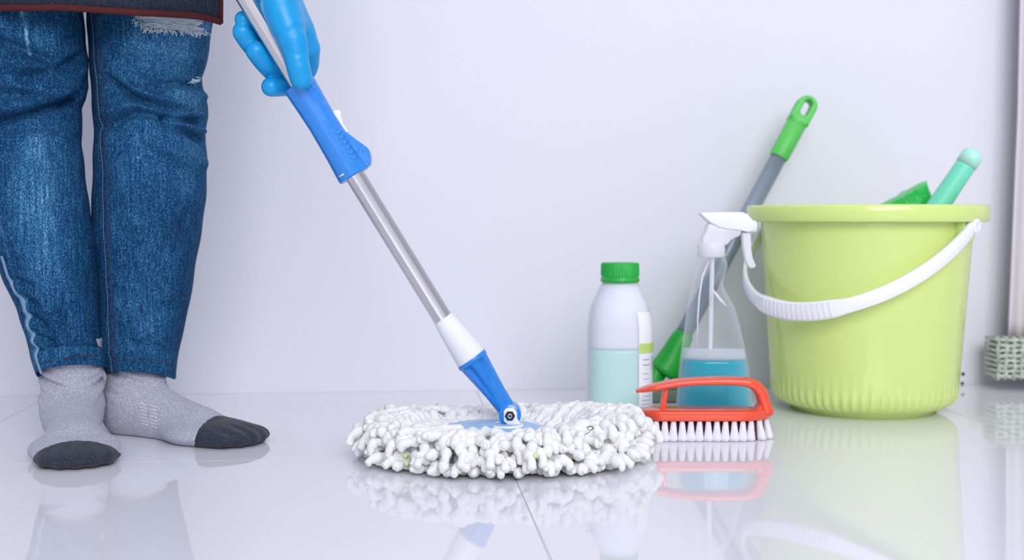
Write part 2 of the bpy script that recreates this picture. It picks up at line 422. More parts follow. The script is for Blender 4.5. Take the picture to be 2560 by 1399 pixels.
def polydist(U, V, pts):
    d = np.full(U.shape, 1e9)
    for (ax, ay), (bx, by) in zip(pts[:-1], pts[1:]):
        L = (bx - ax) ** 2 + (by - ay) ** 2
        t = np.clip(((U - ax) * (bx - ax) + (V - ay) * (by - ay)) / L, 0, 1)
        d = np.minimum(d, np.hypot(U - ax - t * (bx - ax), V - ay - t * (by - ay)))
    return d
def leg_points(key, TH, PY, raise_=0.0):
    """cloth point(s) for angle TH (pi*1.5 faces the viewer) and row PY"""
    g = LEGS[key]; D = g['D']; e = g['edge']; ys = [q[0] for q in e]
    l = np.interp(PY, ys, [q[1] for q in e]); r = np.interp(PY, ys, [q[2] for q in e])
    cx = (l + r) / 2; hw = (r - l) / 2
    k = D / FPX
    a = hw * k; low = np.clip((PY - 780) / 140, 0, 1); b = a * (1.04 + 0.18 * low)
    U = 1280 + ((cx - 1280) * k + a * np.cos(TH)) / (D + b * np.sin(TH)) * FPX
    PV = 540 + (PY - 540) * D / (D + b * np.sin(TH))
    disp = np.zeros_like(U) + raise_; wear = np.zeros_like(U); front = np.clip(-np.sin(TH) * 3 + 0.6, 0, 1)
    if key == 'far': front = front * np.clip((U - 254) / 26, 0, 1)
    for pts, w, am in CREASE[key]:
        disp = disp + 2.7 * am * np.exp(-(polydist(U, PV, pts) / w) ** 2) * front
    for pts, w, am in WEAR[key]:
        wear = wear + am * np.exp(-(polydist(U, PV, pts) / w) ** 2) * front
    disp = disp + 0.0009 * np.sin(U * 0.045 + PY * 0.021) * np.sin(PY * 0.037 - U * 0.02)
    # picture row -> height at the leg's distance
    v = (699.5 - PY) / FPX
    Z = EYE + (-math.sin(PITCH) + v * math.cos(PITCH)) / (math.cos(PITCH) + v * math.sin(PITCH)) * D
    X = (cx - 1280) * k + (a + disp) * np.cos(TH)
    Y = D + (b + disp) * np.sin(TH)
    return X, Y, Z, wear
def on_leg(key, px, py, raise_=0.0):
    """cloth point whose picture position is (px, py)"""
    g = LEGS[key]; e = g['edge']; ys = [q[0] for q in e]; D = g['D']; k = D / FPX; PY = float(py); sn = -1.0; c = 0.0
    for _ in range(12):
        l = np.interp(PY, ys, [q[1] for q in e]); r = np.interp(PY, ys, [q[2] for q in e]); cx, hw = (l + r) / 2, (r - l) / 2
        a = hw * k; b = a * (1.04 + 0.18 * np.clip((PY - 780) / 140, 0, 1)); Y = D + b * sn
        c = np.clip(((px - 1280) * Y / FPX - (cx - 1280) * k) / a, -0.999, 0.999); sn = -math.sqrt(1 - c * c)
        PY = 540 + (py - 540) * (D + b * sn) / D
    X, Y, Z, _ = leg_points(key, np.array([2 * PI - math.acos(c)]), np.array([PY]), raise_)
    return Vector((X[0], Y[0], Z[0]))
jm = MB(); wear_all = []
for key in ('near', 'far'):
    n, rows = 144, 210
    h0, h1 = LEGS[key]['hem']
    th = np.linspace(0, 2 * PI, n, endpoint=False)
    hemrow = (h0 + h1) / 2 + (h1 - h0) / 2 * np.cos(th) - (28 if key == 'near' else 30) * np.clip(-np.sin(th), 0, 1)
    TH, PY = [], []
    for t in np.concatenate([np.linspace(0, 0.36, 18, endpoint=False), np.linspace(0.36, 1, rows)]):
        TH.append(th); PY.append(-560 + t * (hemrow + 560))
    TH = np.array(TH); PY = np.array(PY)
    X, Y, Z, wr = leg_points(key, TH, PY)
    rings = [np.stack([X[i], Y[i], Z[i]], -1) for i in range(len(X))]
    # turned-in hem gives the cloth a visible thickness
    c = rings[-1].mean(0)
    inner = c + (rings[-1] - c) * 0.95; inner2 = inner + np.array([0, 0, 0.02])
    edge = c + (rings[-1] - c) * 0.985 - np.array([0, 0, 0.0012])
    rings += [edge, inner, inner2]
    jm.add(loft(rings, True, False, False)); wear_all += list(wr.ravel()) + [0.05] * (3 * n)
# hips joining both legs, above the picture
hip = []
for z, a, b in ((0.60, 0.135, 0.075), (0.68, 0.15, 0.09), (0.76, 0.165, 0.105), (0.84, 0.16, 0.105), (0.90, 0.145, 0.10)):
    hip.append([(-0.475 + a * math.cos(2 * PI * j / 48), 1.425 + b * math.sin(2 * PI * j / 48), z) for j in range(48)])
hv = loft(hip); jm.add(hv); wear_all += [0.0] * len(hv[0])
jeans = jm.obj('jeans', M['denim'], person)
jeans['label'] = 'washed blue jeans with a frayed rip above the knee'
a_ = jeans.data.attributes.new('wear', 'FLOAT', 'POINT'); a_.data.foreach_set('value', np.array(wear_all, dtype=np.float32))

def strip_on_leg(name, key, pts, halfw, m, raise_=0.0012, n=80):
    P = catmull([(p[0], p[1], 0) for p in pts], n); v = []; f = []
    for i, p in enumerate(P):
        for s, rz in ((-1, 0.0), (-0.8, raise_), (0.8, raise_), (1, 0.0)):
            v.append(on_leg(key, p[0] + s * halfw, p[1], rz))
    for i in range(n - 1):
        for k in range(3): f.append((i * 4 + k, i * 4 + k + 1, i * 4 + 5 + k, i * 4 + 4 + k))
    return mesh_obj(name, v, f, m, jeans)
def stitches(name, key, pts, m, pitch=7.0, r=0.00055, raise_=0.0009):
    P = catmull([(p[0], p[1], 0) for p in pts], 60); L = 0; mb = MB(); cum = [0]
    for a, b in zip(P[:-1], P[1:]): cum.append(cum[-1] + np.linalg.norm(b - a))
    for s in np.arange(2, cum[-1] - pitch, pitch):
        q = [np.array([np.interp(s + d, cum, [p[k] for p in P]) for k in (0, 1)]) for d in (0, pitch * 0.66)]
        mb.add(sweep([on_leg(key, *q[0], raise_), on_leg(key, *q[1], raise_)], r, 6))
    o = mb.obj(name, m, jeans); o['kind'] = 'stuff'; return o
inseam = [(247, 25), (252, 120), (260, 230), (264, 300), (264, 345), (268, 420), (267, 540), (271, 640), (275, 740), (275, 840), (281, 905), (283, 932)]
strip_on_leg('inseam', 'far', inseam, 8.5, M['seam'], 0.0016)
stitches('seam_stitching', 'far', [(x - 5, y) for x, y in inseam], M['thread_light'], 6.0, 0.00045, 0.0019)
stitches('seam_stitching', 'far', [(x + 5, y) for x, y in inseam], M['thread_brown'], 6.0, 0.00045, 0.0019)
strip_on_leg('outseam', 'near', [(2, 640), (18, 690), (50, 770), (66, 825), (78, 870), (96, 934)], 3.0, M['thread_light'], 0.0010)
stitches('hem_stitching', 'near', [(98, 908), (150, 897), (200, 889), (252, 886)], M['thread_brown'], 6.5)
stitches('hem_stitching', 'far', [(275, 902), (330, 896), (380, 897), (434, 909)], M['thread_brown'], 6.5)
# frayed rip: white cross threads with loose ends
fr = MB()
for i in range(60):
    t = rng.random(); y = 36 + 30 * t + rng.normal(0, 1.5)
    x0 = 338 + rng.random() * 50 + 22 * t; x1 = 455 + rng.random() * 72
    if x1 > 529: x1 = 529
    sag = 12 * (x1 - 345) / 190
    pts = [on_leg('far', x0 + (x1 - x0) * u, y + 14 * ((x0 + (x1 - x0) * u) - 345) / 190 + rng.normal(0, 1.2), 0.0010 + 0.0012 * rng.random()) for u in np.linspace(0, 1, 8)]
    fr.add(sweep(pts, 0.00034, 5))
for i in range(150):
    x = 342 + rng.random() * 186; y = 64 + 16 * (x - 345) / 190 + rng.normal(0, 3) - (12 if x < 365 else 0)
    a, b_ = rng.normal(0, 5), 6 + rng.random() * 9
    pts = [on_leg('far', min(x + a * u, 530), y + b_ * u, 0.0010 + 0.003 * u * rng.random()) for u in (0, 0.5, 1)]
    fr.add(sweep(pts, 0.00045, 5))
fr2 = MB()
for i in range(10):
    y = 185 + rng.random() * 22
    pts = [on_leg('far', 497 + 6 * rng.random(), y, 0.0005), on_leg('far', 504, y + rng.normal(0, 3), 0.002 + 0.003 * rng.random())]
    fr2.add(sweep(pts, 0.00045, 5))
fo = fr.obj('frayed_rip', M['fray'], jeans); fo['label'] = 'white frayed threads across the rip'; fo['kind'] = 'stuff'
fo = fr2.obj('frayed_nick', M['fray'], jeans); fo['kind'] = 'stuff'

# --- apron: a curved denim sheet with a stitched maroon edge, hem just inside the picture
def apron_pt(s, h, out=0.0):
    """s in -1..1 across, h height above the hem line"""
    ang = s * 1.25
    x = -0.482 + (0.158 + 0.02 * h + out) * math.sin(ang) * 1.06
    y = 1.425 - (0.128 + out) * math.cos(ang)
    z = 0.4660 + 0.0015 * math.sin(s * 9 + 1) + 0.020 * max(0, -s - 0.1) + h
    y += 0.004 * math.sin(s * 11)
    return Vector((x, y, z))
av = []; af = []; ns, nh = 80, 26
for out in (0.0, -0.003):
    for i in range(ns + 1):
        for j in range(nh + 1): av.append(apron_pt(-1 + 2 * i / ns, 0.46 * j / nh, out))
q = (ns + 1) * (nh + 1)
for i in range(ns):
    for j in range(nh):
        a = i * (nh + 1) + j; af += [(a, a + nh + 1, a + nh + 2, a + 1), (q + a + 1, q + a + nh + 2, q + a + nh + 1, q + a)]
bd = [i * (nh + 1) for i in range(ns + 1)] + [ns * (nh + 1) + j for j in range(1, nh + 1)] + [i * (nh + 1) + nh for i in range(ns - 1, -1, -1)] + [j for j in range(nh - 1, 0, -1)]
for a, b in zip(bd, bd[1:] + bd[:1]): af.append((a, q + a, q + b, b))
apron = mesh_obj('apron', av, af, M['dark_denim'], person); apron['label'] = 'dark denim apron with a maroon edge'
tr = MB()
tr.add(sweep([apron_pt(-1 + 2 * i / ns, 0.0015, 0.0) for i in range(ns + 1)], [(0.0036, 0.0024)] * (ns + 1), 10))
tr.add(sweep([apron_pt(-1, 0.46 * j / nh, 0.0) for j in range(nh + 1)], [(0.003, 0.003)] * (nh + 1), 8))
tr.add(sweep([apron_pt(1, 0.46 * j / nh, 0.0) for j in range(nh + 1)], [(0.003, 0.003)] * (nh + 1), 8))
tr.obj('maroon_trim', M['maroon'], apron)['label'] = 'maroon binding along the apron edge'

# --- socked feet
def make_sock(tip, e, ankle_top, ank_r, capS, slant, seed, wr_amp, print_at=None):
    e = np.array([e[0], e[1], 0.0]); e /= np.linalg.norm(e); l = np.array([-e[1], e[0], 0.0]); up = np.array([0, 0, 1.0])
    H = np.array([tip[0], tip[1], 0.0]) - e * 0.226
    R = np.stack([e, l, up], 1)
    at_leg = (np.array(ankle_top) - H) @ R
    def fn(P):
        q = (P - H) @ R
        s, t, z = q[..., 0], q[..., 1], q[..., 2]
        # ankle wrinkles: rings that lean forward
        wz = z + 0.35 * (s - 0.05)
        wrk = wr_amp * np.exp(-((z - 0.068) / 0.026) ** 2) * (np.sin(wz * 520 + 2.2 * np.sin(t * 60 + seed)) * 0.8 + np.sin(wz * 330 + seed + 25 * t))
        d = sd_cap(q, (0.042, 0, 0.045), (at_leg[0], at_leg[1], 0.13), 0.0325, ank_r)
        d = d - wrk
        d = smin(d, sd_ell(q, (0.034, 0, 0.030), (0.036, 0.031, 0.034)), 0.015)
        d = smin(d, sd_cap(q, (0.046, 0, 0.043), (0.132, 0.002, 0.013), 0.0285, 0.020), 0.014)
        d = smin(d, sd_cap(q, (0.035, 0, 0.020), (0.140, 0.0, 0.012), 0.027, 0.026), 0.014)
        d = smin(d, sd_ell(q, (0.152, 0.0, 0.0105), (0.052, 0.0465, 0.0165)), 0.012)
        d = smin(d, sd_ell(q, (0.188, 0.002, 0.0085), (0.0385, 0.0430, 0.0125)), 0.008)
        tb = 0.0010 * np.cos(t * 2 * PI / 0.0165) * np.clip((s - 0.185) / 0.02, 0, 1)   # toes under the knit
        d = d - tb
        return np.maximum(d, -(z - 0.0006))
    lo = np.minimum(H, np.array([tip[0], tip[1], 0])) - 0.075; hi = np.maximum(H, np.array([tip[0], tip[1], 0])) + 0.075
    lo[2] = -0.004; hi[2] = 0.115
    lo = np.minimum(lo, np.array([ankle_top[0] - 0.06, ankle_top[1] - 0.06, -0.004])); hi = np.maximum(hi, np.array([ankle_top[0] + 0.06, ankle_top[1] + 0.06, 0.115]))
    V, F = surface_nets(fn, lo, hi, 0.0021)
    Q = (V - H) @ R
    b = Q[:, 0] + slant * Q[:, 1] - 0.3 * (Q[:, 2] - 0.012) - 6.0 * Q[:, 1] ** 2
    # split the toe cap off along a smooth line: bring the vertices next to the line onto it
    near = np.abs(b - capS) < 0.0011
    V = V.copy(); V[near] -= np.outer(b[near] - capS, e)
    def part(name, sel, m, parent):
        ff = [f for f in F if sel(np.mean([b[i] for i in f]))]
        ids = sorted({i for f in ff for i in f}); mp = {i: k for k, i in enumerate(ids)}
        o = mesh_obj(name, [V[i] for i in ids], [tuple(mp[i] for i in f) for f in ff], m, parent)
        kn = np.array([Q[i, 1] * 2 * PI / 0.0016 for i in ids], dtype=np.float32)
        at_ = o.data.attributes.new('knit', 'FLOAT', 'POINT'); at_.data.foreach_set('value', kn)
        return o
    sock = part('sock', lambda x: x < capS, M['sock'], person)
    toe = part('toe_cap', lambda x: x >= capS, M['sock_toe'], sock)
    toe['label'] = 'charcoal toe of the sock'
    if print_at:
        # pale knitted bars on the instep, laid on the knit
        s0, t0, nb = print_at; mb = MB()
        def side(s, z):
            t = np.linspace(-0.09, 0.0, 500); P = H + R @ np.array([s, 0, z]) + np.outer(t, l)
            k = int(np.argmax(fn(P) < 0)); return Vector(P[k] - l * 0.0003)
        for k in range(nb):
            z = t0 + k * 0.0037
            for (sa, sb_) in ((s0, s0 + 0.011), (s0 + 0.014, s0 + 0.026)):
                pts = [side(s + 0.25 * (t0 - z) , z + 0.12 * (s0 - s)) for s in np.linspace(sa, sb_, 6)]
                mb.add(sweep(pts, [(0.0005, 0.0004)] * 6, 6))
        po = mb.obj('sock_print', M['sock_print'], sock); po['label'] = 'pale bars knitted into the sock'; po['kind'] = 'stuff'
    return sock
an = at(180, 925, 1.388)
s1 = make_sock((-0.4311, 1.2100), (0.353, -0.935), (an.x, an.y, 0.10), 0.0335, 0.184, -0.05, 0.3, 0.0024)
s1['label'] = 'grey sock pointing straight at the viewer'
an = at(352, 925, 1.437)
s2 = make_sock((-0.2790, 1.3400), (0.872, -0.489), (an.x, an.y, 0.10), 0.0325, 0.160, 0.12, 1.7, 0.0017, print_at=(0.080, 0.018, 7))
s2['label'] = 'grey sock turned out sideways'

# ------------------------------------------------------------------ mop axis, shared by the hand and the mop
POLE_B = at(1107, 795, 1.318); POLE_T = at(618, 0, 1.222)
PDIR = (POLE_T - POLE_B).normalized()
def pole_D(py): return 1.318 + (1.222 - 1.318) * (795 - py) / 795.0

# --- glove: one continuous surface, fingers wrapped round the pole from behind, thumb in front
def hp(px, py, d): return np.array(at(px, py, pole_D(py) + d))
def glove_fn(P):
    k = 1.0 / 2510.0
    def chain(pts, rad, kk=0.0):
        # resampled along a smooth curve so that the limb keeps an even taper
        n = 4 * (len(pts) - 1) + 1
        q = catmull([tuple(p) + (r_,) for p, r_ in zip(pts, rad)], n); d = None
        for a, b in zip(q[:-1], q[1:]):
            c = sd_cap(P, a[:3], b[:3], a[3], b[3]); d = c if d is None else np.minimum(d, c)
        return d
    # forearm, heel of the hand and thenar: flows into the thumb
    arm = chain([hp(678, -190, 0.014), hp(692, -70, 0.012), hp(697, 5, 0.010), hp(716, 62, 0.008)], [0.0265, 0.0200, 0.0188, 0.0190], 0.008)
    arm2 = chain([hp(684, -190, 0.034), hp(694, -70, 0.028), hp(702, 5, 0.024)], [0.0245, 0.0195, 0.0180], 0.008)
    arm = smin(arm, arm2, 0.008)
    thenar = chain([hp(700, 14, 0.0), hp(724, 80, -0.010), hp(738, 118, -0.015)], [0.0165, 0.0155, 0.0122], 0.006)
    back = chain([hp(714, 20, 0.018), hp(748, 75, 0.024), hp(769, 120, 0.027)], [0.0175, 0.0155, 0.0118], 0.008)
    back2 = chain([hp(705, 20, 0.024), hp(728, 80, 0.042), hp(735, 110, 0.046)], [0.0165, 0.0155, 0.0120], 0.008)
    palm = smin(smin(arm, thenar, 0.010), smin(back, back2, 0.012), 0.007)
    thumb = chain([hp(735, 106, -0.015), hp(742, 150, -0.0200), hp(752, 193, -0.0215), hp(754, 198, -0.0215)], [0.0128, 0.0120, 0.0112, 0.0108], 0.0008)
    d = smin(palm, thumb, 0.006)
    # crease where the thumb leaves the palm, and fine glove wrinkles round it
    d = d + 0.0050 * np.exp(-((np.linalg.norm(P - hp(762, 108, -0.002), axis=-1)) / 0.0060) ** 2)
    for (a, b, w, am) in ((hp(735, 106, -0.03), hp(752, 97, -0.02), 0.0022, 0.0008), (hp(700, 112, -0.03), hp(742, 118, -0.03), 0.003, 0.0005), (hp(705, 30, -0.03), hp(735, 48, -0.02), 0.004, 0.0007), (hp(722, 132, -0.03), hp(748, 127, -0.03), 0.0018, 0.0005)):
        d = d + am * np.exp(-(np.maximum(sd_cap(P, a, b, 0.012, 0.012), 0) / w) ** 2)
    fingers = [
        ([hp(766, 122, 0.027), hp(766, 168, 0.036), hp(735, 208, 0.030), hp(697, 215, 0.014), hp(678, 217, 0.006)], [0.0125, 0.0108, 0.0100, 0.0096, 0.0090]),
        ([hp(748, 112, 0.038), hp(742, 172, 0.052), hp(706, 192, 0.036), hp(668, 160, 0.012), hp(640, 128, 0.002)], [0.0125, 0.0108, 0.0104, 0.0102, 0.0094]),
        ([hp(728, 90, 0.045), hp(712, 148, 0.060), hp(672, 152, 0.042), hp(630, 112, 0.014), hp(606, 80, 0.006)], [0.0125, 0.0105, 0.0102, 0.0096, 0.0090]),
        ([hp(712, 62, 0.045), hp(688, 108, 0.058), hp(655, 106, 0.040), hp(625, 74, 0.018), hp(609, 49, 0.010)], [0.0120, 0.0100, 0.0096, 0.0088, 0.0080]),
    ]
    out = d
    fd = None
    for pts, rad in fingers:
        c = chain(pts, [q * 1.10 for q in rad], 0.0008)
        fd = c if fd is None else smin(fd, c, 0.0006)
    return smin(out, fd, 0.0030)
lo = np.minimum(np.minimum(hp(560, -185, -0.06), hp(560, 260, -0.06)), hp(830, 260, -0.06)); hi = np.maximum(np.maximum(hp(830, -185, 0.09), hp(830, 260, 0.09)), hp(560, -185, 0.09))
V, F = surface_nets(glove_fn, lo, hi, 0.00135)
glove = mesh_obj('glove', V, F, M['glove'], person); glove['label'] = 'light blue rubber glove gripping the mop pole'
# --- rest of the body, above the picture: shirt with sleeves bending over the mop, head
wr = hp(672, -175, 0.012)
def torso_fn(P):
    d = sd_cap(P, (-0.475, 1.42, 0.86), (-0.47, 1.26, 1.10), 0.105, 0.10)
    d = smin(d, sd_cap(P, (-0.61, 1.23, 1.13), (-0.33, 1.23, 1.13), 0.06, 0.06), 0.08)
    d = smin(d, sd_cap(P, (-0.33, 1.23, 1.13), (-0.26, 1.25, 0.84), 0.052, 0.043), 0.03)
    d = smin(d, sd_cap(P, (-0.26, 1.25, 0.84), tuple(wr + np.array([0, 0, 0.01])), 0.042, 0.032), 0.02)
    d = smin(d, sd_cap(P, (-0.61, 1.23, 1.13), (-0.70, 1.30, 0.88), 0.052, 0.043), 0.03)
    d = smin(d, sd_cap(P, (-0.70, 1.30, 0.88), (-0.60, 1.34, 0.68), 0.040, 0.034), 0.02)
    return d
V, F = surface_nets(torso_fn, (-0.80, 1.0, 0.5), (-0.15, 1.56, 1.26), 0.011)
mesh_obj('shirt', V, F, M['shirt'], person)
def head_fn(P):
    d = sd_cap(P, (-0.47, 1.21, 1.12), (-0.47, 1.16, 1.25), 0.05, 0.048)
    d = smin(d, sd_ell(P, (-0.47, 1.12, 1.34), (0.074, 0.092, 0.105)), 0.03)
    d = smin(d, sd_cap(P, (-0.47, 1.035, 1.345), (-0.47, 1.018, 1.315), 0.008, 0.012), 0.012)
    for s in (-1, 1):
        d = smin(d, sd_ell(P, (-0.47 + s * 0.076, 1.13, 1.335), (0.008, 0.018, 0.028)), 0.006)
        d = np.maximum(d, -sd_ell(P, (-0.47 + s * 0.031, 1.022, 1.345), (0.016, 0.012, 0.010)))
    d = np.maximum(d, -sd_ell(P, (-0.47, 1.028, 1.283), (0.024, 0.006, 0.003)))
    return d
V, F = surface_nets(head_fn, (-0.57, 0.98, 1.10), (-0.37, 1.28, 1.47), 0.005)
head = mesh_obj('head', V, F, M['skin'], person)
def hair_fn(P):
    d = sd_ell(P, (-0.47, 1.15, 1.36), (0.088, 0.098, 0.105))
    return np.maximum(d, -sd_ell(P, (-0.47, 1.03, 1.31), (0.068, 0.07, 0.09)))
V, F = surface_nets(hair_fn, (-0.58, 1.02, 1.22), (-0.36, 1.28, 1.50), 0.006)
mesh_obj('hair', V, F, M['hair'], head)

# ------------------------------------------------------------------ spin mop
DISC = at(1228, 1068, 1.35)
MC = Vector((-0.0070, 1.296, 0.0))
mop = thing('spin_mop', 'spin mop with steel pole, blue grip and round white string head', 'mop', MC)
def gp(t, perp, dep):
    """grip frame: t along the pole from the sleeve's upper end, perp to its upper right, dep towards the viewer (measured units)"""
    px = 749 + 0.524 * t + 0.852 * perp; py = 213 + 0.852 * t - 0.524 * perp
    D = pole_D(213 + 0.852 * t); p = at(px, py, D); return p + Vector((0, -dep * D / FPX, 0))
# lower tube (faceted), upper tube
def pole_pt(py, off=0.0):
    return POLE_B + (POLE_T - POLE_B) * ((795 - py) / 795.0)
def fluted(a, b, r, name):
    d = (b - a).normalized(); u = d.cross(Vector((0, 1, 0))).normalized(); w = d.cross(u)
    n = 144; prof = []
    for j in range(n):
        t = 2 * PI * j / n; ph = ((t / (2 * PI) * 9) % 1.0)
        fc = math.cos(PI / 9) / math.cos((ph - 0.5) * 2 * PI / 9); rr = r * (0.30 + 0.70 * fc) * 1.02; prof.append(u * (rr * math.cos(t)) + w * (rr * math.sin(t)))
    return mesh_obj(name, *loft([[a.lerp(b, i / 30) + q for q in prof] for i in range(31)]), M['steel'], mop)
sharp(fluted(pole_pt(812), pole_pt(400), 0.0104, 'lower_pole'), 1.2)
sharp(fluted(pole_pt(420), pole_pt(-900), 0.0094, 'upper_pole'), 1.2)
# blue locking sleeve
rings = []
tab = [(-2, 38), (0, 41), (6, 41.5), (60, 39), (110, 37.5), (150, 38.5), (200, 40), (240, 42.5), (258, 43.5), (264, 42.5), (266, 38)]
for t in np.concatenate([[-2, 0], np.linspace(4, 258, 40), [262, 264, 266]]):
    r = lerp_tab(tab, t); ring = []
    for j in range(48):
        a = 2 * PI * j / 48
        x = r * math.cos(a); d = r * 0.92 * math.sin(a)
        sh = 6.0 * math.exp(-((a - 1.0) / 0.22) ** 2) * min(1, max(0, (t - 10) / 60)) * (1 if t < 235 else 0)   # long shallow ridge
        ring.append(gp(t, x + 0.5 * sh * math.cos(a) , d + 0.7 * sh * math.sin(a)))
    rings.append(ring)
grip = mesh_obj('grip', *loft(rings), M['blue'], mop); grip['label'] = 'blue plastic locking grip'
sharp(grip, 0.8)
# clamp hump on the sleeve
hump = [(142, 26), (142, 31), (160, 38), (177, 45), (195, 52), (211, 59), (222, 63), (232, 64), (250, 57), (263, 48), (264, 20), (200, 10)]
mb = MB(); n = len(hump)
vv = [gp(t, p, 20) for t, p in hump] + [gp(t, p, -20) for t, p in hump]
ff = [tuple(range(n)), tuple(range(2 * n - 1, n - 1, -1))] + [(j, (j + 1) % n, n + (j + 1) % n, n + j) for j in range(n)]
mesh_obj('clamp_box', vv, ff, M['blue'], grip, bevel=0.0022, seg=3)
# white lever behind the sleeve
lev = [(100, 24), (100, 44), (104, 52), (112, 54), (120, 48), (140, 42), (165, 44), (165, 30)]
n = len(lev); vv = [gp(t, p, 6) for t, p in lev] + [gp(t, p, -10) for t, p in lev]
ff = [tuple(range(n)), tuple(range(2 * n - 1, n - 1, -1))] + [(j, (j + 1) % n, n + (j + 1) % n, n + j) for j in range(n)]
mesh_obj('lock_lever', vv, ff, M['white_pl'], grip, bevel=0.002, seg=3)
def surf(t, perp, raise_=0.0):
    r = lerp_tab(tab, t); q = max(-0.98, min(0.98, perp / r)); return gp(t, perp, r * 0.92 * math.sqrt(1 - q * q) + raise_)
# six grip ribs
for k in range(6):
    t = 155 + k * 14.6; pr = 23 + k * 0.3
    mesh_obj('grip_rib', *sweep([surf(t, pr - 8, 0.8), surf(t, pr - 3, 1.5), surf(t, pr + 3, 1.5), surf(t, pr + 8, 0.8)], [0.0010, 0.0022, 0.0022, 0.0010], 8), M['blue'], grip)
# raised oval outline near the thumb, small embossed ring by the clamp
ov = [(t, p) for t, p in ((14, 22), (30, 16), (50, 15), (70, 19), (84, 27))]
ovp = [(q[0], q[1], 0) for q in catmull([(t, p, 0) for t, p in ov], 20)]
mesh_obj('oval_ridge', *sweep([surf(q[0], q[1], 0.3) for q in ovp] + [surf(t, p, 0.3) for t, p in ((80, 31), (60, 33), (35, 31), (16, 27))], 0.0009, 8), M['blue'], grip)
cr_ = [gp(222 + 5.5 * math.cos(a), 44 + 5.5 * math.sin(a), 20.4) for a in np.linspace(0.4, 5.6, 20)]
mesh_obj('embossed_ring', *sweep(cr_, 0.00045, 6), M['blue'], grip)
# slot at the lower end
sl = [surf(250, -31, 0.4), surf(251, -18, 0.4)]
mesh_obj('slot', *sweep(sl, [(0.0006, 0.0024)] * 2, 10), M['white_pl'], grip)['label'] = 'white slot in the sleeve'

# white cone, blue fluted neck, pivot
def nk(t, perp, dep):
    px = 1107 + 0.577 * t + 0.817 * perp; py = 795 + 0.817 * t - 0.577 * perp
    D = 1.318 + (1.345 - 1.318) * t / 291.0; p = at(px, py, D); return p + Vector((0, -dep * D / FPX, 0))
def neck(tab2, name, m, flute=0.0, n=72):
    rings = []; t0, t1 = tab2[0][0], tab2[-1][0]
    ts = sorted(set([q[0] for q in tab2] + list(np.linspace(t0, t1, 30))))
    for t in ts:
        r = lerp_tab(tab2, t); ring = []
        for j in range(n):
            a = 2 * PI * j / n; rr = r
            if flute:
                u = (t - (t0 + 10)) / (t1 - t0 - 60); w = max(0.0, 1 - u * 0.85)
                fl = max(0.0, math.cos(a * 6 + 0.6)) ** 0.7 if 0 <= u <= 1 else 0
                wid = min(1, max(0, 1.15 - u)) * min(1, u * 12 if u > 0 else 0)
                rr = r * (1 - flute * fl * wid)
            ring.append(nk(t, rr * math.cos(a), rr * math.sin(a)))
        rings.append(ring)
    return sharp(mesh_obj(name, *loft(rings), m, mop), 0.9)
neck([(0, 20), (1, 25), (3, 26.5), (40, 31), (80, 35.5), (118, 39), (124, 39)], 'pole_socket', M['white_pl'])['label'] = 'white cone at the foot of the pole'
neck([(122, 39.5), (124, 41), (132, 41), (134, 39.5), (180, 33), (230, 26.5), (262, 23.5), (285, 22)], 'neck', M['blue'], 0.34)['label'] = 'blue fluted neck'
PV = nk(291, 0, 0)
eye = lathe([(0.002, -0.0125), (0.0110, -0.0125), (0.0122, -0.0115), (0.0122, 0.0115), (0.0110, 0.0125), (0.002, 0.0125)], PV, 40, axis=(0, 1, 0), cap0=True, cap1=True)
sharp(mesh_obj('pivot_eye', *eye, M['blue'], mop), 0.8)
K = 1.33 / FPX
pl_out = [(-16, -12), (-9, -19), (9, -19), (18, -9), (18, 8), (36, 30), (30, 48), (8, 48), (-6, 22), (-16, 14)]
def plate(y0, y1):
    pts = [PV + Vector((x * K, 0, -z * K)) for x, z in pl_out]; n = len(pts)
    v = [(p.x, PV.y + y0, p.z) for p in pts] + [(p.x, PV.y + y1, p.z) for p in pts]
    return v, [tuple(range(n)), tuple(range(2 * n - 1, n - 1, -1))] + [(j, (j + 1) % n, n + (j + 1) % n, n + j) for j in range(n)]
for ya, yb in ((-0.0165, -0.0125), (0.0125, 0.0165)):
    mesh_obj('fork_plate', *plate(ya, yb), M['white_pl'], mop, bevel=0.0009)['label'] = 'white plate holding the pivot'
hexo = [(0.0001, -0.0188), (0.0050, -0.0188), (0.0056, -0.0182), (0.0056, -0.0160)]
bolt = sharp(mesh_obj('hex_bolt', *lathe(hexo, PV, 6, axis=(0, -1, 0)), M['bolt'], mop, smooth=False), 0.3)
bolt.data.transform(Matrix.Identity(4))
bolt_face = -0.0188
# axis (0,-1,0) turns local +z to the viewer, so mirror the head to the front side
for v in bolt.data.vertices: v.co.y = 2 * (PV.y - MC.y) - v.co.y
mesh_obj('bolt_recess', *lathe([(0.0014, 0.0186), (0.0026, 0.0186), (0.0026, 0.0192), (0.0014, 0.0192), (0.0014, 0.0186)], PV, 16, axis=(0, -1, 0)), M['steel'], bolt)
# disc
dz = 0.0240
disc = mesh_obj('disc', *lathe([(0.0005, dz + 0.0045), (0.012, dz + 0.0044), (0.014, dz + 0.0030), (0.030, dz + 0.0026), (0.050, dz + 0.0012), (0.060, dz - 0.001), (0.063, dz - 0.004), (0.060, dz - 0.008), (0.0005, dz - 0.008)], (DISC.x, 1.322, 0), 72), M['disc_blue'], mop)
disc['label'] = 'light blue plastic disc'
mesh_obj('disc_ring', *lathe([(0.0155, dz + 0.0026), (0.0165, dz + 0.0044), (0.0180, dz + 0.0044), (0.0190, dz + 0.0024)], (PV.x - 0.004, 1.322, 0), 48), M['white_pl'], disc)

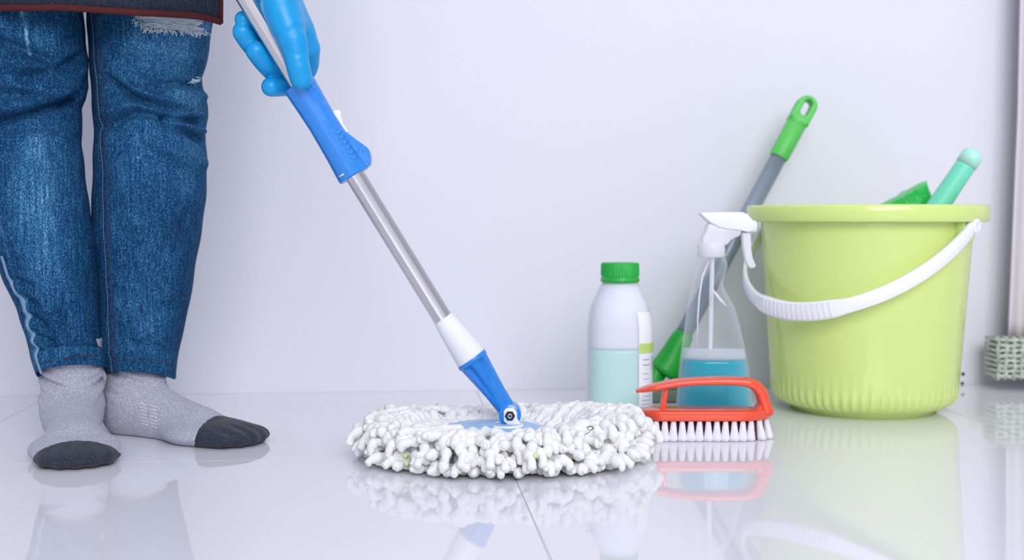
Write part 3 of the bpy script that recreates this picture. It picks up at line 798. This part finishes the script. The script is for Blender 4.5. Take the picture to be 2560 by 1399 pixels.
# strands: beaded cotton loops, in layers, each a copy of one of a few shared shapes
layers = [  # (end radius, end height, crest height, mid height, count)
    (0.156, 0.0060, 0.011, 0.0075, 74), (0.159, 0.0125, 0.013, 0.0140, 72), (0.159, 0.0190, 0.017, 0.0215, 70),
    (0.158, 0.0255, 0.020, 0.0285, 68), (0.154, 0.0315, 0.022, 0.0340, 64), (0.148, 0.0365, 0.023, 0.0380, 56), (0.128, 0.0375, 0.022, 0.0375, 40)]
def strand_mesh(L, k):
    re, ze, zp, zm, _ = L; re += rng.normal(0, 0.0045)
    w = rng.normal(0, 0.009, 4); ze = max(0.0065, ze + rng.normal(0, 0.0022))
    drop = rng.choice([0, 0, 0.006, 0.011])
    pts = [(0.067, w[0] * 0.3, 0.009 + 0.2 * (zp - 0.011)), (0.088, w[1] * 0.6, zp), ((0.088 + re) / 2, w[2], zm + rng.normal(0, 0.001)), (re - 0.006, w[3], ze + 0.001), (re + 0.001, w[3] * 1.1, max(0.0055, ze - drop))]
    n = 72; P = catmull(pts, n); rad = []; s = 0; ph = rng.random() * 6.28
    tot = sum(np.linalg.norm(P[i] - P[i - 1]) for i in range(1, n))
    for i in range(n):
        if i: s += np.linalg.norm(P[i] - P[i - 1])
        r = 0.0048 * (1 + 0.19 * math.sin(s * 2 * PI / 0.0165 + ph) + 0.05 * math.sin(s * 900 + ph))
        e = (tot - s) / 0.0062
        if e < 1: r *= math.sqrt(max(0.004, 1 - (1 - e) ** 2))
        rad.append(r)
    P = [p if p[2] >= rad[i] + 0.0003 else np.array([p[0], p[1], rad[i] + 0.0003]) for i, p in enumerate(P)]
    v, f = sweep(P, rad, 10)
    return v, f
nstr = 0; rest = MB(); spec = []
for li, L in enumerate(layers):
    shapes = [mesh_obj('strand', *strand_mesh(L, k), M['strand']) for k in range(7)]
    datas = [o.data for o in shapes]
    for o in shapes: bpy.data.objects.remove(o)
    for k in range(L[4]):
        th = 2 * PI * (k + 0.35 * rng.normal()) / L[4] + li * 0.31
        spec.append((li, th, datas[int(rng.integers(0, 7))]))
spec.sort(key=lambda s: math.sin(s[1]) - 0.25 * (s[0] > 2))      # nearest the viewer first
for k, (li, th, data) in enumerate(spec):
    Mx = Matrix.Rotation(th, 4, 'Z')
    sx = 1.0 + rng.normal(0, 0.025); lift = 0.0 if li == 0 else rng.normal(0, 0.0012)
    bulge = 1.0 + 0.16 * max(0, math.cos(th)) + 0.06 * max(0, -math.cos(th)) - 0.22 * max(0, math.sin(th)); dy = 0.0
    sx *= 0.965
    sx *= 1.0 - 0.10 * math.sin(th) ** 2
    if k < 300:
        o = bpy.data.objects.new('strand', data); COL.objects.link(o); o.parent = mop
        o.rotation_euler = (0, 0, th); o.scale = (sx, 1.0, bulge); o.location = (0, 0, max(0, lift))
    else:
        T_ = Mx @ Matrix.Diagonal((sx, 1.0, bulge, 1.0))
        rest.add(([MC + (T_ @ v.co) + Vector((0, 0, max(0, lift))) for v in data.vertices], [tuple(p.vertices) for p in data.polygons]))
ro = rest.obj('strand_backing', M['strand'], mop); ro['kind'] = 'stuff'; ro['label'] = 'white cotton strands at the back of the mop head'
# pale green tips peeping between the strands
for k in range(22):
    th = -PI / 2 + rng.normal(0, 0.85); r = 0.134 + rng.normal(0, 0.006); z = 0.006 + rng.random() * 0.026
    c = MC + Vector((r * math.cos(th), r * math.sin(th), z))
    mesh_obj('green_fleck', *capsule(c, c + Vector((rng.normal(0, 0.002), 0.004, rng.normal(0, 0.002))), 0.0024, 0.0018, 8), M['strand_green'], mop)
# stray hair caught on the strands
hc = [at(1462, 1086, 1.175), at(1475, 1078, 1.172), at(1482, 1069, 1.172), at(1472, 1066, 1.173), at(1470, 1074, 1.171), at(1484, 1071, 1.171), at(1478, 1064, 1.172), at(1466, 1068, 1.174)]
mesh_obj('stray_hair', *sweep(catmull(hc, 40), 0.00028, 5), M['hole'], mop)

# ------------------------------------------------------------------ bucket
BC = Vector((0.4610, 1.612, 0.0))
bucket = thing('bucket', 'lime green plastic bucket with a white bail handle', 'bucket', BC)
prof = [(0.001, 0.006), (0.080, 0.006), (0.086, 0.0), (0.092, 0.0), (0.094, 0.005), (0.1005, 0.0075), (0.110, 0.0125), (0.1158, 0.020), (0.1185, 0.029), (0.1195, 0.040)]
for z in np.linspace(0.06, 0.244, 14): prof.append((0.1195 + (z - 0.04) * 0.068, z))
prof += [(0.1338, 0.2455)]
inner = [(0.1310, 0.2455)] + [(0.1168 + (z - 0.04) * 0.068, z) for z in np.linspace(0.24, 0.04, 10)] + [(0.112, 0.020), (0.095, 0.011), (0.001, 0.010)]
def ribs(t, r, z):
    if 0.005 < z < 0.034 and r > 0.097:
        w = math.sin(PI * (z - 0.005) / 0.029); return r + 0.0017 * w * (1 if (t * 64 / (2 * PI)) % 1 < 0.42 else -0.6)
    return r
body = mesh_obj('bucket_body', *lathe(prof + inner, BC, 384, ribs), M['lime'], bucket)
rim = mesh_obj('rim', *lathe([(0.1335, 0.2455), (0.1500, 0.2450), (0.1518, 0.2470), (0.1522, 0.2630), (0.1508, 0.2655), (0.1480, 0.2662), (0.1340, 0.2640), (0.1310, 0.2600), (0.1310, 0.2455), (0.1335, 0.2455)], BC, 160), M['lime'], bucket)
PHI = math.radians(47); pdir = Vector((math.cos(PHI), -math.sin(PHI), 0)); ndir = Vector((-math.sin(PHI), -math.cos(PHI), 0))
PZ = 0.2400
for s in (1, -1):
    c = BC + pdir * s * 0.1375 + Vector((0, 0, PZ - 0.006)); t_ = ndir
    lug = []
    for a, b in ((-0.016, 0.012), (0.016, 0.012), (0.012, -0.012), (-0.012, -0.012)):
        lug.append(c + t_ * a + Vector((0, 0, b)))
    v = [q - pdir * s * 0.007 for q in lug] + [q + pdir * s * 0.006 for q in lug]
    mesh_obj('handle_lug', v, [(0, 1, 2, 3), (7, 6, 5, 4), (0, 4, 5, 1), (1, 5, 6, 2), (2, 6, 7, 3), (3, 7, 4, 0)], M['lime'], bucket, bevel=0.001)
# bail: flat white strip, thicker ribbed hand grip at its middle
def bail_pt(t):
    return BC + Vector((0, 0, PZ)) + pdir * (0.1475 * math.cos(t)) + (ndir * 0.158 + Vector((0, 0, -0.104))) * (math.sin(t) ** 0.92)
path = [bail_pt(t) for t in np.linspace(0.0001, PI - 0.0001, 90)]; rings = []
for i, p in enumerate(path):
    t = i / 89; tg = (path[min(i + 1, 89)] - path[max(i - 1, 0)]).normalized()
    outv = (p - (BC + Vector((0, 0, p.z)))); outv.z = 0; outv.normalize(); outv = (outv - tg * outv.dot(tg)).normalized(); upv = outv.cross(tg).normalized()
    g = 1 / (1 + math.exp(-(0.125 - abs(t - 0.5)) * 90)); hh = 0.0085 + 0.0028 * g; th_ = 0.0028 + 0.0022 * g
    rings.append([p + outv * a * th_ + upv * b * hh for a, b in ((-1, -0.8), (-0.6, -1), (0.6, -1), (1, -0.8), (1, 0.8), (0.6, 1), (-0.6, 1), (-1, 0.8))])
bail = sharp(mesh_obj('bail_handle', *loft(rings), M['bail'], bucket), 0.6); bail['label'] = 'white plastic bail handle hanging down'
gr = MB()
for k in range(15):
    t = 0.5 + (k - 7) * 0.0145; p = bail_pt(t * PI); tg = (bail_pt(t * PI + 0.01) - bail_pt(t * PI - 0.01)).normalized()
    outv = p - BC; outv.z = 0; outv.normalize(); outv = (outv - tg * outv.dot(tg)).normalized(); upv = outv.cross(tg).normalized()
    gr.add(sweep([p + outv * 0.0048 + upv * a for a in (-0.009, 0.009)], 0.0008, 6))
gr.obj('grip_ridges', M['bail'], bail)['kind'] = 'stuff'
for s in (1, -1):
    c = BC + pdir * s * 0.1475 + Vector((0, 0, PZ))
    mesh_obj('pivot_cap', *lathe([(0.0001, 0.0060), (0.0030, 0.0060), (0.0034, 0.0066), (0.0080, 0.0066), (0.0092, 0.0050), (0.0092, -0.004), (0.0001, -0.004)], c, 28, axis=pdir * s), M['bail'], bail)

# ------------------------------------------------------------------ packet and mint handle standing in the bucket
pk = [at(2311, 452, 1.648), at(2178, 524, 1.648), at(2240, 640, 1.648), at(2352, 560, 1.648)]
pc = sum(pk, Vector()) / 4
rings = []
for s, w in ((-1, 0.90), (-0.55, 1.0), (0.55, 1.0), (1, 0.90)):
    ring = []
    for i in range(4):
        for u in np.linspace(0, 1, 8, endpoint=False):
            p = pk[i].lerp(pk[(i + 1) % 4], u); q = pc + (p - pc) * w
            q = q + Vector((rng.normal(0, 0.0005), s * 0.016 + rng.normal(0, 0.0008), rng.normal(0, 0.0004))); ring.append(q)
    rings.append(ring)
packet = sharp(mesh_obj('sponge_packet', *loft(rings), M['packet']), 0.5)
packet['label'] = 'shiny green plastic packet corner poking out of the bucket'; packet['category'] = 'packet'
h0, h1 = at(2433, 385, 1.60), at(2345, 515, 1.604)
dirn = (h1 - h0).normalized(); low = h0 + dirn * 0.30
brush_h = thing('mint_brush', 'mint green round-ended handle leaning out of the bucket', 'brush', (low.x, low.y, low.z))
hp_ = [h0 + dirn * s for s in np.linspace(0.012, 0.235, 24)]
hr = [0.0128 + 0.0014 * math.sin(i / 23 * PI) for i in range(24)]
mesh_obj('handle', *sweep(hp_, hr, 28), M['mint'], brush_h)
cp = []; crd = []
for k in range(9):
    a = k / 8 * PI / 2; cp.append(h0 + dirn * (0.013 - 0.0138 - 0.010 * math.cos(a) + 0.004)); crd.append(max(0.0006, 0.0139 * math.sin(a)))
cp += [h0 + dirn * 0.006, h0 + dirn * 0.017]; crd += [0.0140, 0.0136]
mesh_obj('end_cap', *sweep(cp, crd, 28), M['mint_light'], brush_h)['label'] = 'pale rounded end of the handle'
mesh_obj('brush_head', *capsule(h0 + dirn * 0.235, h0 + dirn * 0.27, 0.016, 0.016), M['bristle_white'], brush_h)

# ------------------------------------------------------------------ floor wiper / broom leaning behind the bottles
bt, bb = at(1949, 388, 1.735), at(1700, 852, 1.690)
wiper = thing('floor_wiper', 'grey pole broom with green grip leaning behind the spray bottle', 'broom', at(1660, 1000, 1.68) * 1.0)
wd = (bt - bb).normalized()
mesh_obj('pole', *sweep([bb - wd * 0.01, bt + wd * 0.02], 0.0116, 32), M['grey_pole'], wiper)
# grip with a hanging slot: flattened tube with a real hole
side = Vector((wd.z, 0, -wd.x)).normalized(); fw = wd.cross(side)
gt = at(2012, 262, 1.742); gl = (gt - bt).length
lower = []
for s, r in ((-0.004, 0.0126), (0.0, 0.0138), (gl * 0.60, 0.0142), (gl * 0.60 + 0.001, 0.0136), (gl * 0.60 + 0.002, 0.0142), (gl * 0.68, 0.0144)):
    lower.append([bt + wd * s + side * r * math.cos(2 * PI * j / 32) + fw * r * math.sin(2 * PI * j / 32) for j in range(32)])
gripb = sharp(mesh_obj('grip', *loft(lower), M['grip_green'], wiper), 0.8); gripb['label'] = 'bright green grip with a hanging hole'
def stadium(cx, a0, a1, r, n=12):
    pts = [(r * math.cos(t), a1 + r * math.sin(t)) for t in np.linspace(0, PI, n)] + [(r * math.cos(t), a0 + r * math.sin(t)) for t in np.linspace(PI, 2 * PI, n)]
    return pts
outer = [(x, y) for x, y in [(0.0144 * math.cos(t), gl + 0.0144 * math.sin(t)) for t in np.linspace(0, PI, 12)] + [(-0.0144, gl * 0.67)] * 6 + [(0.0144, gl * 0.67)] * 6]
hole = stadium(0, gl - 0.010, gl + 0.003, 0.0056)
v = []; f = []; n = 24
for dpt in (-0.0105, 0.0105):
    for lst in (outer, hole):
        for x, y in lst: v.append(bt + wd * y + side * (-x) + fw * dpt)
for j in range(n):
    k = (j + 1) % n
    f += [(j, k, n + k, n + j), (2 * n + j, 3 * n + j, 3 * n + k, 2 * n + k), (j, 2 * n + j, 2 * n + k, k), (n + j, n + k, 3 * n + k, 3 * n + j)]
mesh_obj('hanging_loop', v, f, M['grip_green'], gripb, bevel=0.0025, seg=3, smooth=True)
# green socket, forked arms and pad
j0, j1 = at(1712, 832, 1.69), at(1668, 915, 1.69)
mesh_obj('socket', *sweep(catmull([j0, at(1692, 868, 1.69), j1, at(1655, 932, 1.69)], 16), [0.0128, 0.0140, 0.0150, 0.0155, 0.016, 0.0165, 0.017, 0.018, 0.019, 0.020, 0.021, 0.0215, 0.022, 0.0215, 0.020, 0.018], 20), M['head_green'], wiper)
arm1 = catmull([at(1655, 920, 1.69), at(1640, 940, 1.685), at(1640, 975, 1.68), at(1652, 1018, 1.675)], 14)
mesh_obj('yoke_arm', *sweep(arm1, [(0.013, 0.010)] * 14, 14), M['head_green'], wiper)
arm2 = catmull([at(1672, 905, 1.69), at(1700, 925, 1.70), at(1722, 965, 1.71), at(1730, 1006, 1.71)], 14)
mesh_obj('yoke_arm', *sweep(arm2, [(0.013, 0.010)] * 14, 14), M['head_green'], wiper)
pc0, pc1 = at(1605, 1000, 1.69), at(1760, 1000, 1.71)
mesh_obj('scrub_pad', *box(pc0.x, pc1.x, 1.655, 1.725, 0.0005, 0.016), M['pad'], wiper, bevel=0.003, smooth=False)

# ------------------------------------------------------------------ detergent bottle
DD = 1.525; DC = at(1549, 900, DD); DC = Vector((DC.x, DD, 0))
det = thing('detergent_bottle', 'milky detergent bottle with green screw cap and mint liquid', 'bottle', DC)
zof = lambda py, D: at(1280, py, D).z
k = DD / FPX
zc = zof(705, DD)
tabr = [(0.0, 74), (0.003, 79), (0.008, 81), (zof(850, DD), 81), (zof(810, DD), 80), (zof(785, DD), 77), (zof(762, DD), 72), (zof(740, DD), 62), (zof(722, DD), 53), (zof(712, DD), 48), (zof(704, DD), 44), (zof(690, DD), 40)]
def det_ring(z, dr=0.0, n=64):
    r = lerp_tab(tabr, z) * k + dr; e = 2.0 + 0.9 * min(1, max(0, (zc - z) / 0.05)); out = []
    for j in range(n):
        a = 2 * PI * j / n; c, s = math.cos(a), math.sin(a)
        out.append(Vector((DC.x + r * np.sign(c) * abs(c) ** (2 / e), DC.y + r * 0.86 * np.sign(s) * abs(s) ** (2 / e), z)))
    return out
zs = [0.0006, 0.003, 0.008] + list(np.linspace(0.015, zof(692, DD), 44))
mesh_obj('bottle_body', *loft([det_ring(z) for z in zs]), M['milky'], det)
zl = zof(868, DD)
mesh_obj('liquid', *loft([det_ring(z, -0.0022) for z in [0.0026, 0.006] + list(np.linspace(0.01, zl, 20))]), M['mint_liquid'], det)['label'] = 'mint green liquid'
mesh_obj('milky_filler', *loft([det_ring(z, -0.0022) for z in list(np.linspace(zl + 0.0006, zof(700, DD), 24))]), M['filler_white'], det)  # solid white filler above the liquid, added so the bottle looks milky
cap_r = 47.5 * k
z0c, z1c = zof(700, DD), zof(656, DD)
capm = lambda t, r, z: r * (1 + (0.016 * (1 if (t * 44 / (2 * PI)) % 1 < 0.5 else -1) if z0c + 0.006 < z < z1c - 0.002 and r > 0.02 else 0))
cp_ = [(cap_r * 0.96, z0c - 0.0022), (cap_r * 1.02, z0c - 0.0018), (cap_r * 1.02, z0c + 0.003), (cap_r * 0.97, z0c + 0.0036), (cap_r * 0.97, z0c + 0.0046), (cap_r, z0c + 0.0056), (cap_r, z0c + 0.0064), (cap_r * 0.99, z1c - 0.0022), (cap_r * 0.98, z1c - 0.0012), (cap_r * 0.95, z1c), (0.0005, z1c)]
mesh_obj('screw_cap', *lathe(cp_, DC, 264, capm, cap0=True), M['green'], det)['label'] = 'green ribbed screw cap'
def det_patch(name, u0, u1, z0, z1, dr, m, parent, nu=14, nz=10):
    """patch lying on the side of the bottle, u in degrees from the right-hand side towards the viewer"""
    v = []; f = []
    for i in range(nz + 1):
        z = z0 + (z1 - z0) * i / nz; ring = det_ring(z, dr, 720)
        for j in range(nu + 1):
            a = -(u0 + (u1 - u0) * j / nu); v.append(ring[int(round(a * 2)) % 720])
    for i in range(nz):
        for j in range(nu):
            a = i * (nu + 1) + j; f.append((a, a + 1, a + nu + 2, a + nu + 1))
    return mesh_obj(name, v, f, m, parent)
lab = det_patch('label', -20, 68, 0.020, zof(775, DD), 0.0005, M['label'], det); lab['label'] = 'white paper label wrapped on the side'
det_patch('label_stripe', -20, 67, zof(876, DD), zof(852, DD), 0.0009, M['label_green'], lab)
for i, (za, zb, ua, ub) in enumerate([(890, 893, 40, 60), (903, 906, 38, 60), (884, 920, 24, 29), (960, 962, 34, 62), (970, 972, 36, 62), (980, 982, 34, 60), (990, 992, 36, 62), (1000, 1002, 34, 62), (925, 927, 44, 60), (938, 940, 42, 58)]):
    det_patch('printed_line', ua, ub, zof(zb, DD), zof(za, DD), 0.0009, M['print'], lab, 6, 2)

# ------------------------------------------------------------------ spray bottle
SD = 1.500; sk = SD / FPX
SC = Vector((at(1785, 900, SD).x, SD, 0))
spray = thing('spray_bottle', 'clear trigger spray bottle half full of teal liquid', 'spray bottle', SC)
edge = [(640, 1752, 1808), (646, 1746, 1813), (655, 1742, 1817), (668, 1737, 1818), (685, 1732, 1812), (705, 1728, 1806), (722, 1725, 1810), (745, 1722, 1824), (768, 1718, 1836), (810, 1713, 1848), (860, 1706, 1860), (900, 1700, 1868), (950, 1695, 1875), (1000, 1691, 1879), (1040, 1688, 1882), (1060, 1688, 1882), (1068, 1692, 1878)]
def spray_ring(py, dr=0.0, n=72, zz=None):
    ys = [q[0] for q in edge]; l = np.interp(py, ys, [q[1] for q in edge]) ; r = np.interp(py, ys, [q[2] for q in edge])
    cx = at((l + r) / 2, py, SD).x; a = (r - l) / 2 * sk + dr; b = min(a, 0.017 + 0.014 * np.clip((py - 660) / 300, 0, 1)) + dr * 0.5
    z = zof(py, SD) if zz is None else zz; out = []
    for j in range(n):
        t = 2 * PI * j / n; c, s = math.cos(t), math.sin(t); e = 2.5
        out.append(Vector((cx + a * np.sign(c) * abs(c) ** (2 / e), SD + b * np.sign(s) * abs(s) ** (2 / e), z)))
    return out
zb = zof(1068, SD)
rows = list(np.linspace(640, 1060, 56)) + [1068]
rg = [spray_ring(py) for py in rows]
zmin = rg[-1][0].z
rg = [[Vector((p.x, p.y, max(0.0006, p.z - zmin + 0.0006) if p.z - zmin < 0.02 else p.z)) for p in r] for r in rg]
mesh_obj('bottle_body', *loft(rg, True, False, True), M['clear'], spray)['label'] = 'clear plastic bottle body'
lq = [spray_ring(py, -0.0016) for py in np.linspace(895, 1058, 24)]
lq = [[Vector((p.x, p.y, max(p.z - zmin + 0.002, 0.002) if p.z - zmin < 0.02 else p.z)) for p in r] for r in lq]
mesh_obj('liquid', *loft(lq), M['teal'], spray)['label'] = 'teal cleaning liquid'
mesh_obj('foam', *loft([spray_ring(py, -0.0016) for py in (872, 880, 888, 894.5)]), M['foam'], spray)
tube = catmull([at(1781, 640, SD), at(1778, 760, SD), at(1775, 880, SD), at(1768, 960, SD), at(1725, 1030, SD)], 40)
mesh_obj('dip_tube', *sweep(tube, 0.0028, 12), M['frost'], spray)
# moulded seams down the front of the body
def sp_front(px, py, dr=0.0003):
    r = spray_ring(py, dr, 240); return min((q for q in r if q.y <= SD), key=lambda q: abs(q.x - at(px, py, q.y).x))
mesh_obj('moulded_ridge', *sweep([sp_front(x, y) for x, y in ((1772, 652), (1756, 690), (1748, 740), (1744, 790), (1742, 860))], [0.0007, 0.0012, 0.0012, 0.0010, 0.0006], 8), M['frost'], spray)
mesh_obj('moulded_ridge', *sweep([sp_front(x, y) for x, y in ((1775, 716), (1788, 730), (1803, 748), (1816, 762))], [0.0008, 0.0018, 0.0018, 0.0008], 8), M['frost'], spray)
cm = lambda t, r, z: r * (1 + 0.012 * math.copysign(1, math.sin(t * 40))) if r > 0.0155 else r
zc0, zc1 = zof(642, SD), zof(606, SD)
ccx = at(1778, 620, SD).x
mesh_obj('collar', *lathe([(0.0150, zc0), (0.0164, zc0 + 0.001), (0.0164, zc1 - 0.002), (0.0152, zc1), (0.0120, zc1 + 0.001)], (ccx, SD, 0), 160, cm), M['frost'], spray)
head_out = [(1752, 612), (1753, 594), (1762, 575), (1768, 556), (1810, 564), (1846, 566), (1852, 576), (1846, 590), (1834, 594), (1824, 600), (1816, 612)]
mesh_obj('pump_body', *prism([at(x, y, SD) for x, y in head_out], 0.0100), M['frost'], spray, bevel=0.003, seg=3)
shroud = [(1747, 533), (1752, 531), (1800, 530), (1852, 530), (1864, 535), (1876, 548), (1884, 560), (1880, 575), (1868, 580), (1850, 576), (1820, 573), (1795, 568), (1772, 556), (1756, 543)]
mesh_obj('shroud', *prism([at(x, y, SD) for x, y in shroud], 0.0125), M['white_pl'], spray, bevel=0.003, seg=3)['label'] = 'white top of the trigger head'
nz = at(1884, 566, SD)
mesh_obj('nozzle', *lathe([(0.0001, -0.006), (0.0070, -0.006), (0.0074, -0.005), (0.0074, 0.002), (0.0064, 0.003), (0.0001, 0.003)], nz, 24, axis=(1, 0, 0)), M['white_pl'], spray)
trig = [(1853, 580), (1874, 580), (1876, 600), (1876, 622), (1880, 645), (1888, 664), (1884, 669), (1874, 670), (1866, 660), (1860, 640), (1856, 615)]
mesh_obj('trigger', *prism([at(x, y, SD) for x, y in trig], 0.0062), M['frost'], spray, bevel=0.0018, seg=3)['label'] = 'frosted trigger lever'

# ------------------------------------------------------------------ scrubbing brush
RD = 1.392; rk = RD / FPX
RC = Vector((at(1770, 1040, RD).x, RD, 0))
sb = thing('scrub_brush', 'orange scrubbing brush with loop handle and white bristles', 'brush', RC)
X = lambda px: at(px, 1000, RD).x
zt, zb_ = 0.0335, 0.0232
# boat-shaped base, pointed to the right like an iron
def half_w(u):          # u 0..1 from left end to tip
    return 0.0235 * (min(1, (u / 0.10)) ** 0.5 if u < 0.10 else 1) * (1 if u < 0.72 else math.cos((u - 0.72) / 0.28 * PI / 2) ** 0.62)
us = list(np.linspace(0.0, 0.1, 6)) + list(np.linspace(0.14, 0.72, 12)) + list(np.linspace(0.75, 0.999, 16))
x0, x1 = X(1603), X(1930)
def base_ring(z, sc):
    a = [(x0 + (x1 - x0) * (0.5 + (u - 0.5) * sc), RD - half_w(u) * sc, z) for u in us]; b = [(x0 + (x1 - x0) * (0.5 + (u - 0.5) * sc), RD + half_w(u) * sc, z) for u in us[::-1]]
    return a + b
mesh_obj('base', *loft([base_ring(zb_, 0.955), base_ring(zb_ + 0.001, 0.975), base_ring(zt - 0.004, 1.0), base_ring(zt - 0.0012, 1.0), base_ring(zt, 0.985)]), M['orange'], sb)
# loop handle, swept band rising at the right end and running back over the base
hpath = catmull([at(1916, 1030, RD), at(1909, 1004, RD), at(1899, 976, RD), at(1880, 959, RD), at(1848, 952, RD), at(1774, 951, RD), at(1702, 955, RD), at(1634, 967, RD), at(1590, 977, RD)], 70)
rings = []
tabh = [(0, 0.0062), (8, 0.0065), (18, 0.0068), (26, 0.0058), (34, 0.0047), (60, 0.0038), (69, 0.0016)]
tabw = [(0, 0.0120), (20, 0.0135), (30, 0.0150), (60, 0.0135), (69, 0.0070)]
for i, p in enumerate(hpath):
    tg = Vector(hpath[min(i + 1, 69)]) - Vector(hpath[max(i - 1, 0)]); tg.normalize(); nn = Vector((tg.z, 0, -tg.x))
    a, b = lerp_tab(tabh, i), lerp_tab(tabw, i)
    ring = []
    for j in range(20):
        t = 2 * PI * j / 20; c, s = math.cos(t), math.sin(t)
        ring.append(Vector(p) + nn * a * np.sign(c) * abs(c) ** 0.55 + Vector((0, b * np.sign(s) * abs(s) ** 0.55, 0)))
    rings.append(ring)
mesh_obj('loop_handle', *loft(rings), M['orange'], sb)['label'] = 'curved orange loop handle'
# fillet where the loop meets the base
fl_ = [at(x, y, RD) for x, y in ((1868, 1034), (1886, 1022), (1897, 1004), (1900, 986), (1893, 970), (1896, 949), (1914, 982), (1932, 1026), (1928, 1036))]
mesh_obj('heel_web', *prism(fl_, 0.0105), M['orange'], sb, bevel=0.003, seg=3)
st_out = [(1660, 966), (1671, 965), (1666, 1000), (1664, 1036), (1646, 1036), (1652, 1005)]
mesh_obj('strut', *prism([at(x, y, RD) for x, y in st_out], 0.0050), M['orange'], sb, bevel=0.0012)
# tufts: outer ring white, inner rows dark red
def tuft_data(m, name, lean):
    rings = []
    for z, r in ((0.0, 0.0053), (0.003, 0.0049), (0.012, 0.0038), (0.0215, 0.0028)):
        u = 1 - z / 0.0215
        rings.append([(r * math.cos(2 * PI * j / 14) * (1 + 0.10 * u) + lean * u, r * 0.9 * math.sin(2 * PI * j / 14) + (0.0007 * math.sin(j * 5) * u), z - (0.0004 * (j % 3) if z == 0 else 0) + 0.001) for j in range(14)])
    o = mesh_obj(name, *loft(rings), m); d = o.data; bpy.data.objects.remove(o)
    return d
tw = [tuft_data(M['bristle_white'], 'bristle_tuft', l) for l in (-0.0004, 0.0004, 0.0)]; tl = tuft_data(M['bristle_white'], 'bristle_tuft', 0.0036)
td = tuft_data(M['bristle_red'], 'bristle_tuft', 0.0)
def put(d, x, y):
    o = bpy.data.objects.new('bristle_tuft', d); COL.objects.link(o); o.parent = sb; o.location = (x - RC.x, y - RC.y, 0.0)
nT = 15
for i in range(nT):
    u = 0.035 + i * 0.0655; w = half_w(min(u + 0.02, 0.985)) - 0.0045; x = x0 + (x1 - x0) * u
    for s in (-1, 1):
        put(tl if i >= 13 else tw[i % 3], x, RD + s * max(w, 0.002))
    if i < 13:
        for s in (-0.52, 0.0, 0.52): put(td, x + 0.0046, RD + s * w)

# ------------------------------------------------------------------ curtain with a woven hem, at the right edge
CD = 1.795
cx0 = at(2519, 800, CD).x
curt = thing('curtain', 'greyish white pleated curtain with knotted woven hem at the right edge', 'curtain', (cx0 + 0.15, CD, 0.03))
v = []; f = []; nx = 160; zs = [0.066, 0.10, 0.2, 0.4, 0.8, 1.4, 2.2]
for side_ in (0, 1):
    for z in zs:
        for i in range(nx + 1):
            u = i / nx; x = cx0 - 0.006 * min(1, (z - 0.066)) + 0.014 * min(1, z / 0.5) + u * 0.30
            y = CD + 0.010 * math.sin(u * 46 + 0.4 * math.sin(u * 13)) + 0.004 * math.sin(u * 110) + side_ * 0.003
            v.append((x, y, z))
n1 = nx + 1; off = n1 * len(zs)
for r in range(len(zs) - 1):
    for i in range(nx):
        a = r * n1 + i; f += [(a, a + 1, a + n1 + 1, a + n1), (off + a, off + a + n1, off + a + n1 + 1, off + a + 1)]
for r in range(len(zs) - 1):
    a = r * n1; f.append((a, a + n1, off + a + n1, off + a)); a += nx; f.append((a, off + a, off + a + n1, a + n1))
for i in range(nx): f.append((i, off + i, off + i + 1, i + 1))
mesh_obj('curtain_cloth', v, f, M['curtain'], curt)
hx0 = at(2489, 900, CD - 0.02).x; z_lo, z_hi = 0.0185, 0.0765; nH, nV = 8, 26; pitch = 0.0115
hem = mesh_obj('woven_hem', *box(hx0 + 0.004, hx0 + 0.30, CD - 0.022, CD + 0.022, z_lo + 0.004, z_hi - 0.004), M['weave_dark'], curt, bevel=0.008, seg=3, smooth=False)
hem['label'] = 'grey and white woven cord hem'
for r in range(nH):
    z = z_lo + 0.003 + (z_hi - z_lo - 0.006) * r / (nH - 1)
    pts = [Vector((hx0 + 0.001 * math.sin(r * 2.1), CD + 0.018, z))]
    for i in range(nV * 2):
        pts.append(Vector((hx0 + 0.002 + i * pitch / 2, CD - 0.0245 + 0.0022 * math.cos(PI * (i + (r % 2) * 1.0)), z + 0.0006 * math.sin(i * 1.7 + r))))
    mesh_obj('woven_cord', *sweep(pts, 0.0029, 8), M['weave'], hem)
for c in range(nV):
    x = hx0 + 0.002 + c * pitch
    pts = [Vector((x + 0.0008 * math.sin(c * 3 + r), CD - 0.0245 + 0.0024 * math.cos(PI * (r + (c % 2) + 1)), z_lo + (z_hi - z_lo) * r / (nH - 1))) for r in range(nH)]
    mesh_obj('woven_cord', *sweep([pts[0] + Vector((0, 0.02, 0))] + pts + [pts[-1] + Vector((0, 0.02, 0))], 0.0027, 8), M['weave'], hem)
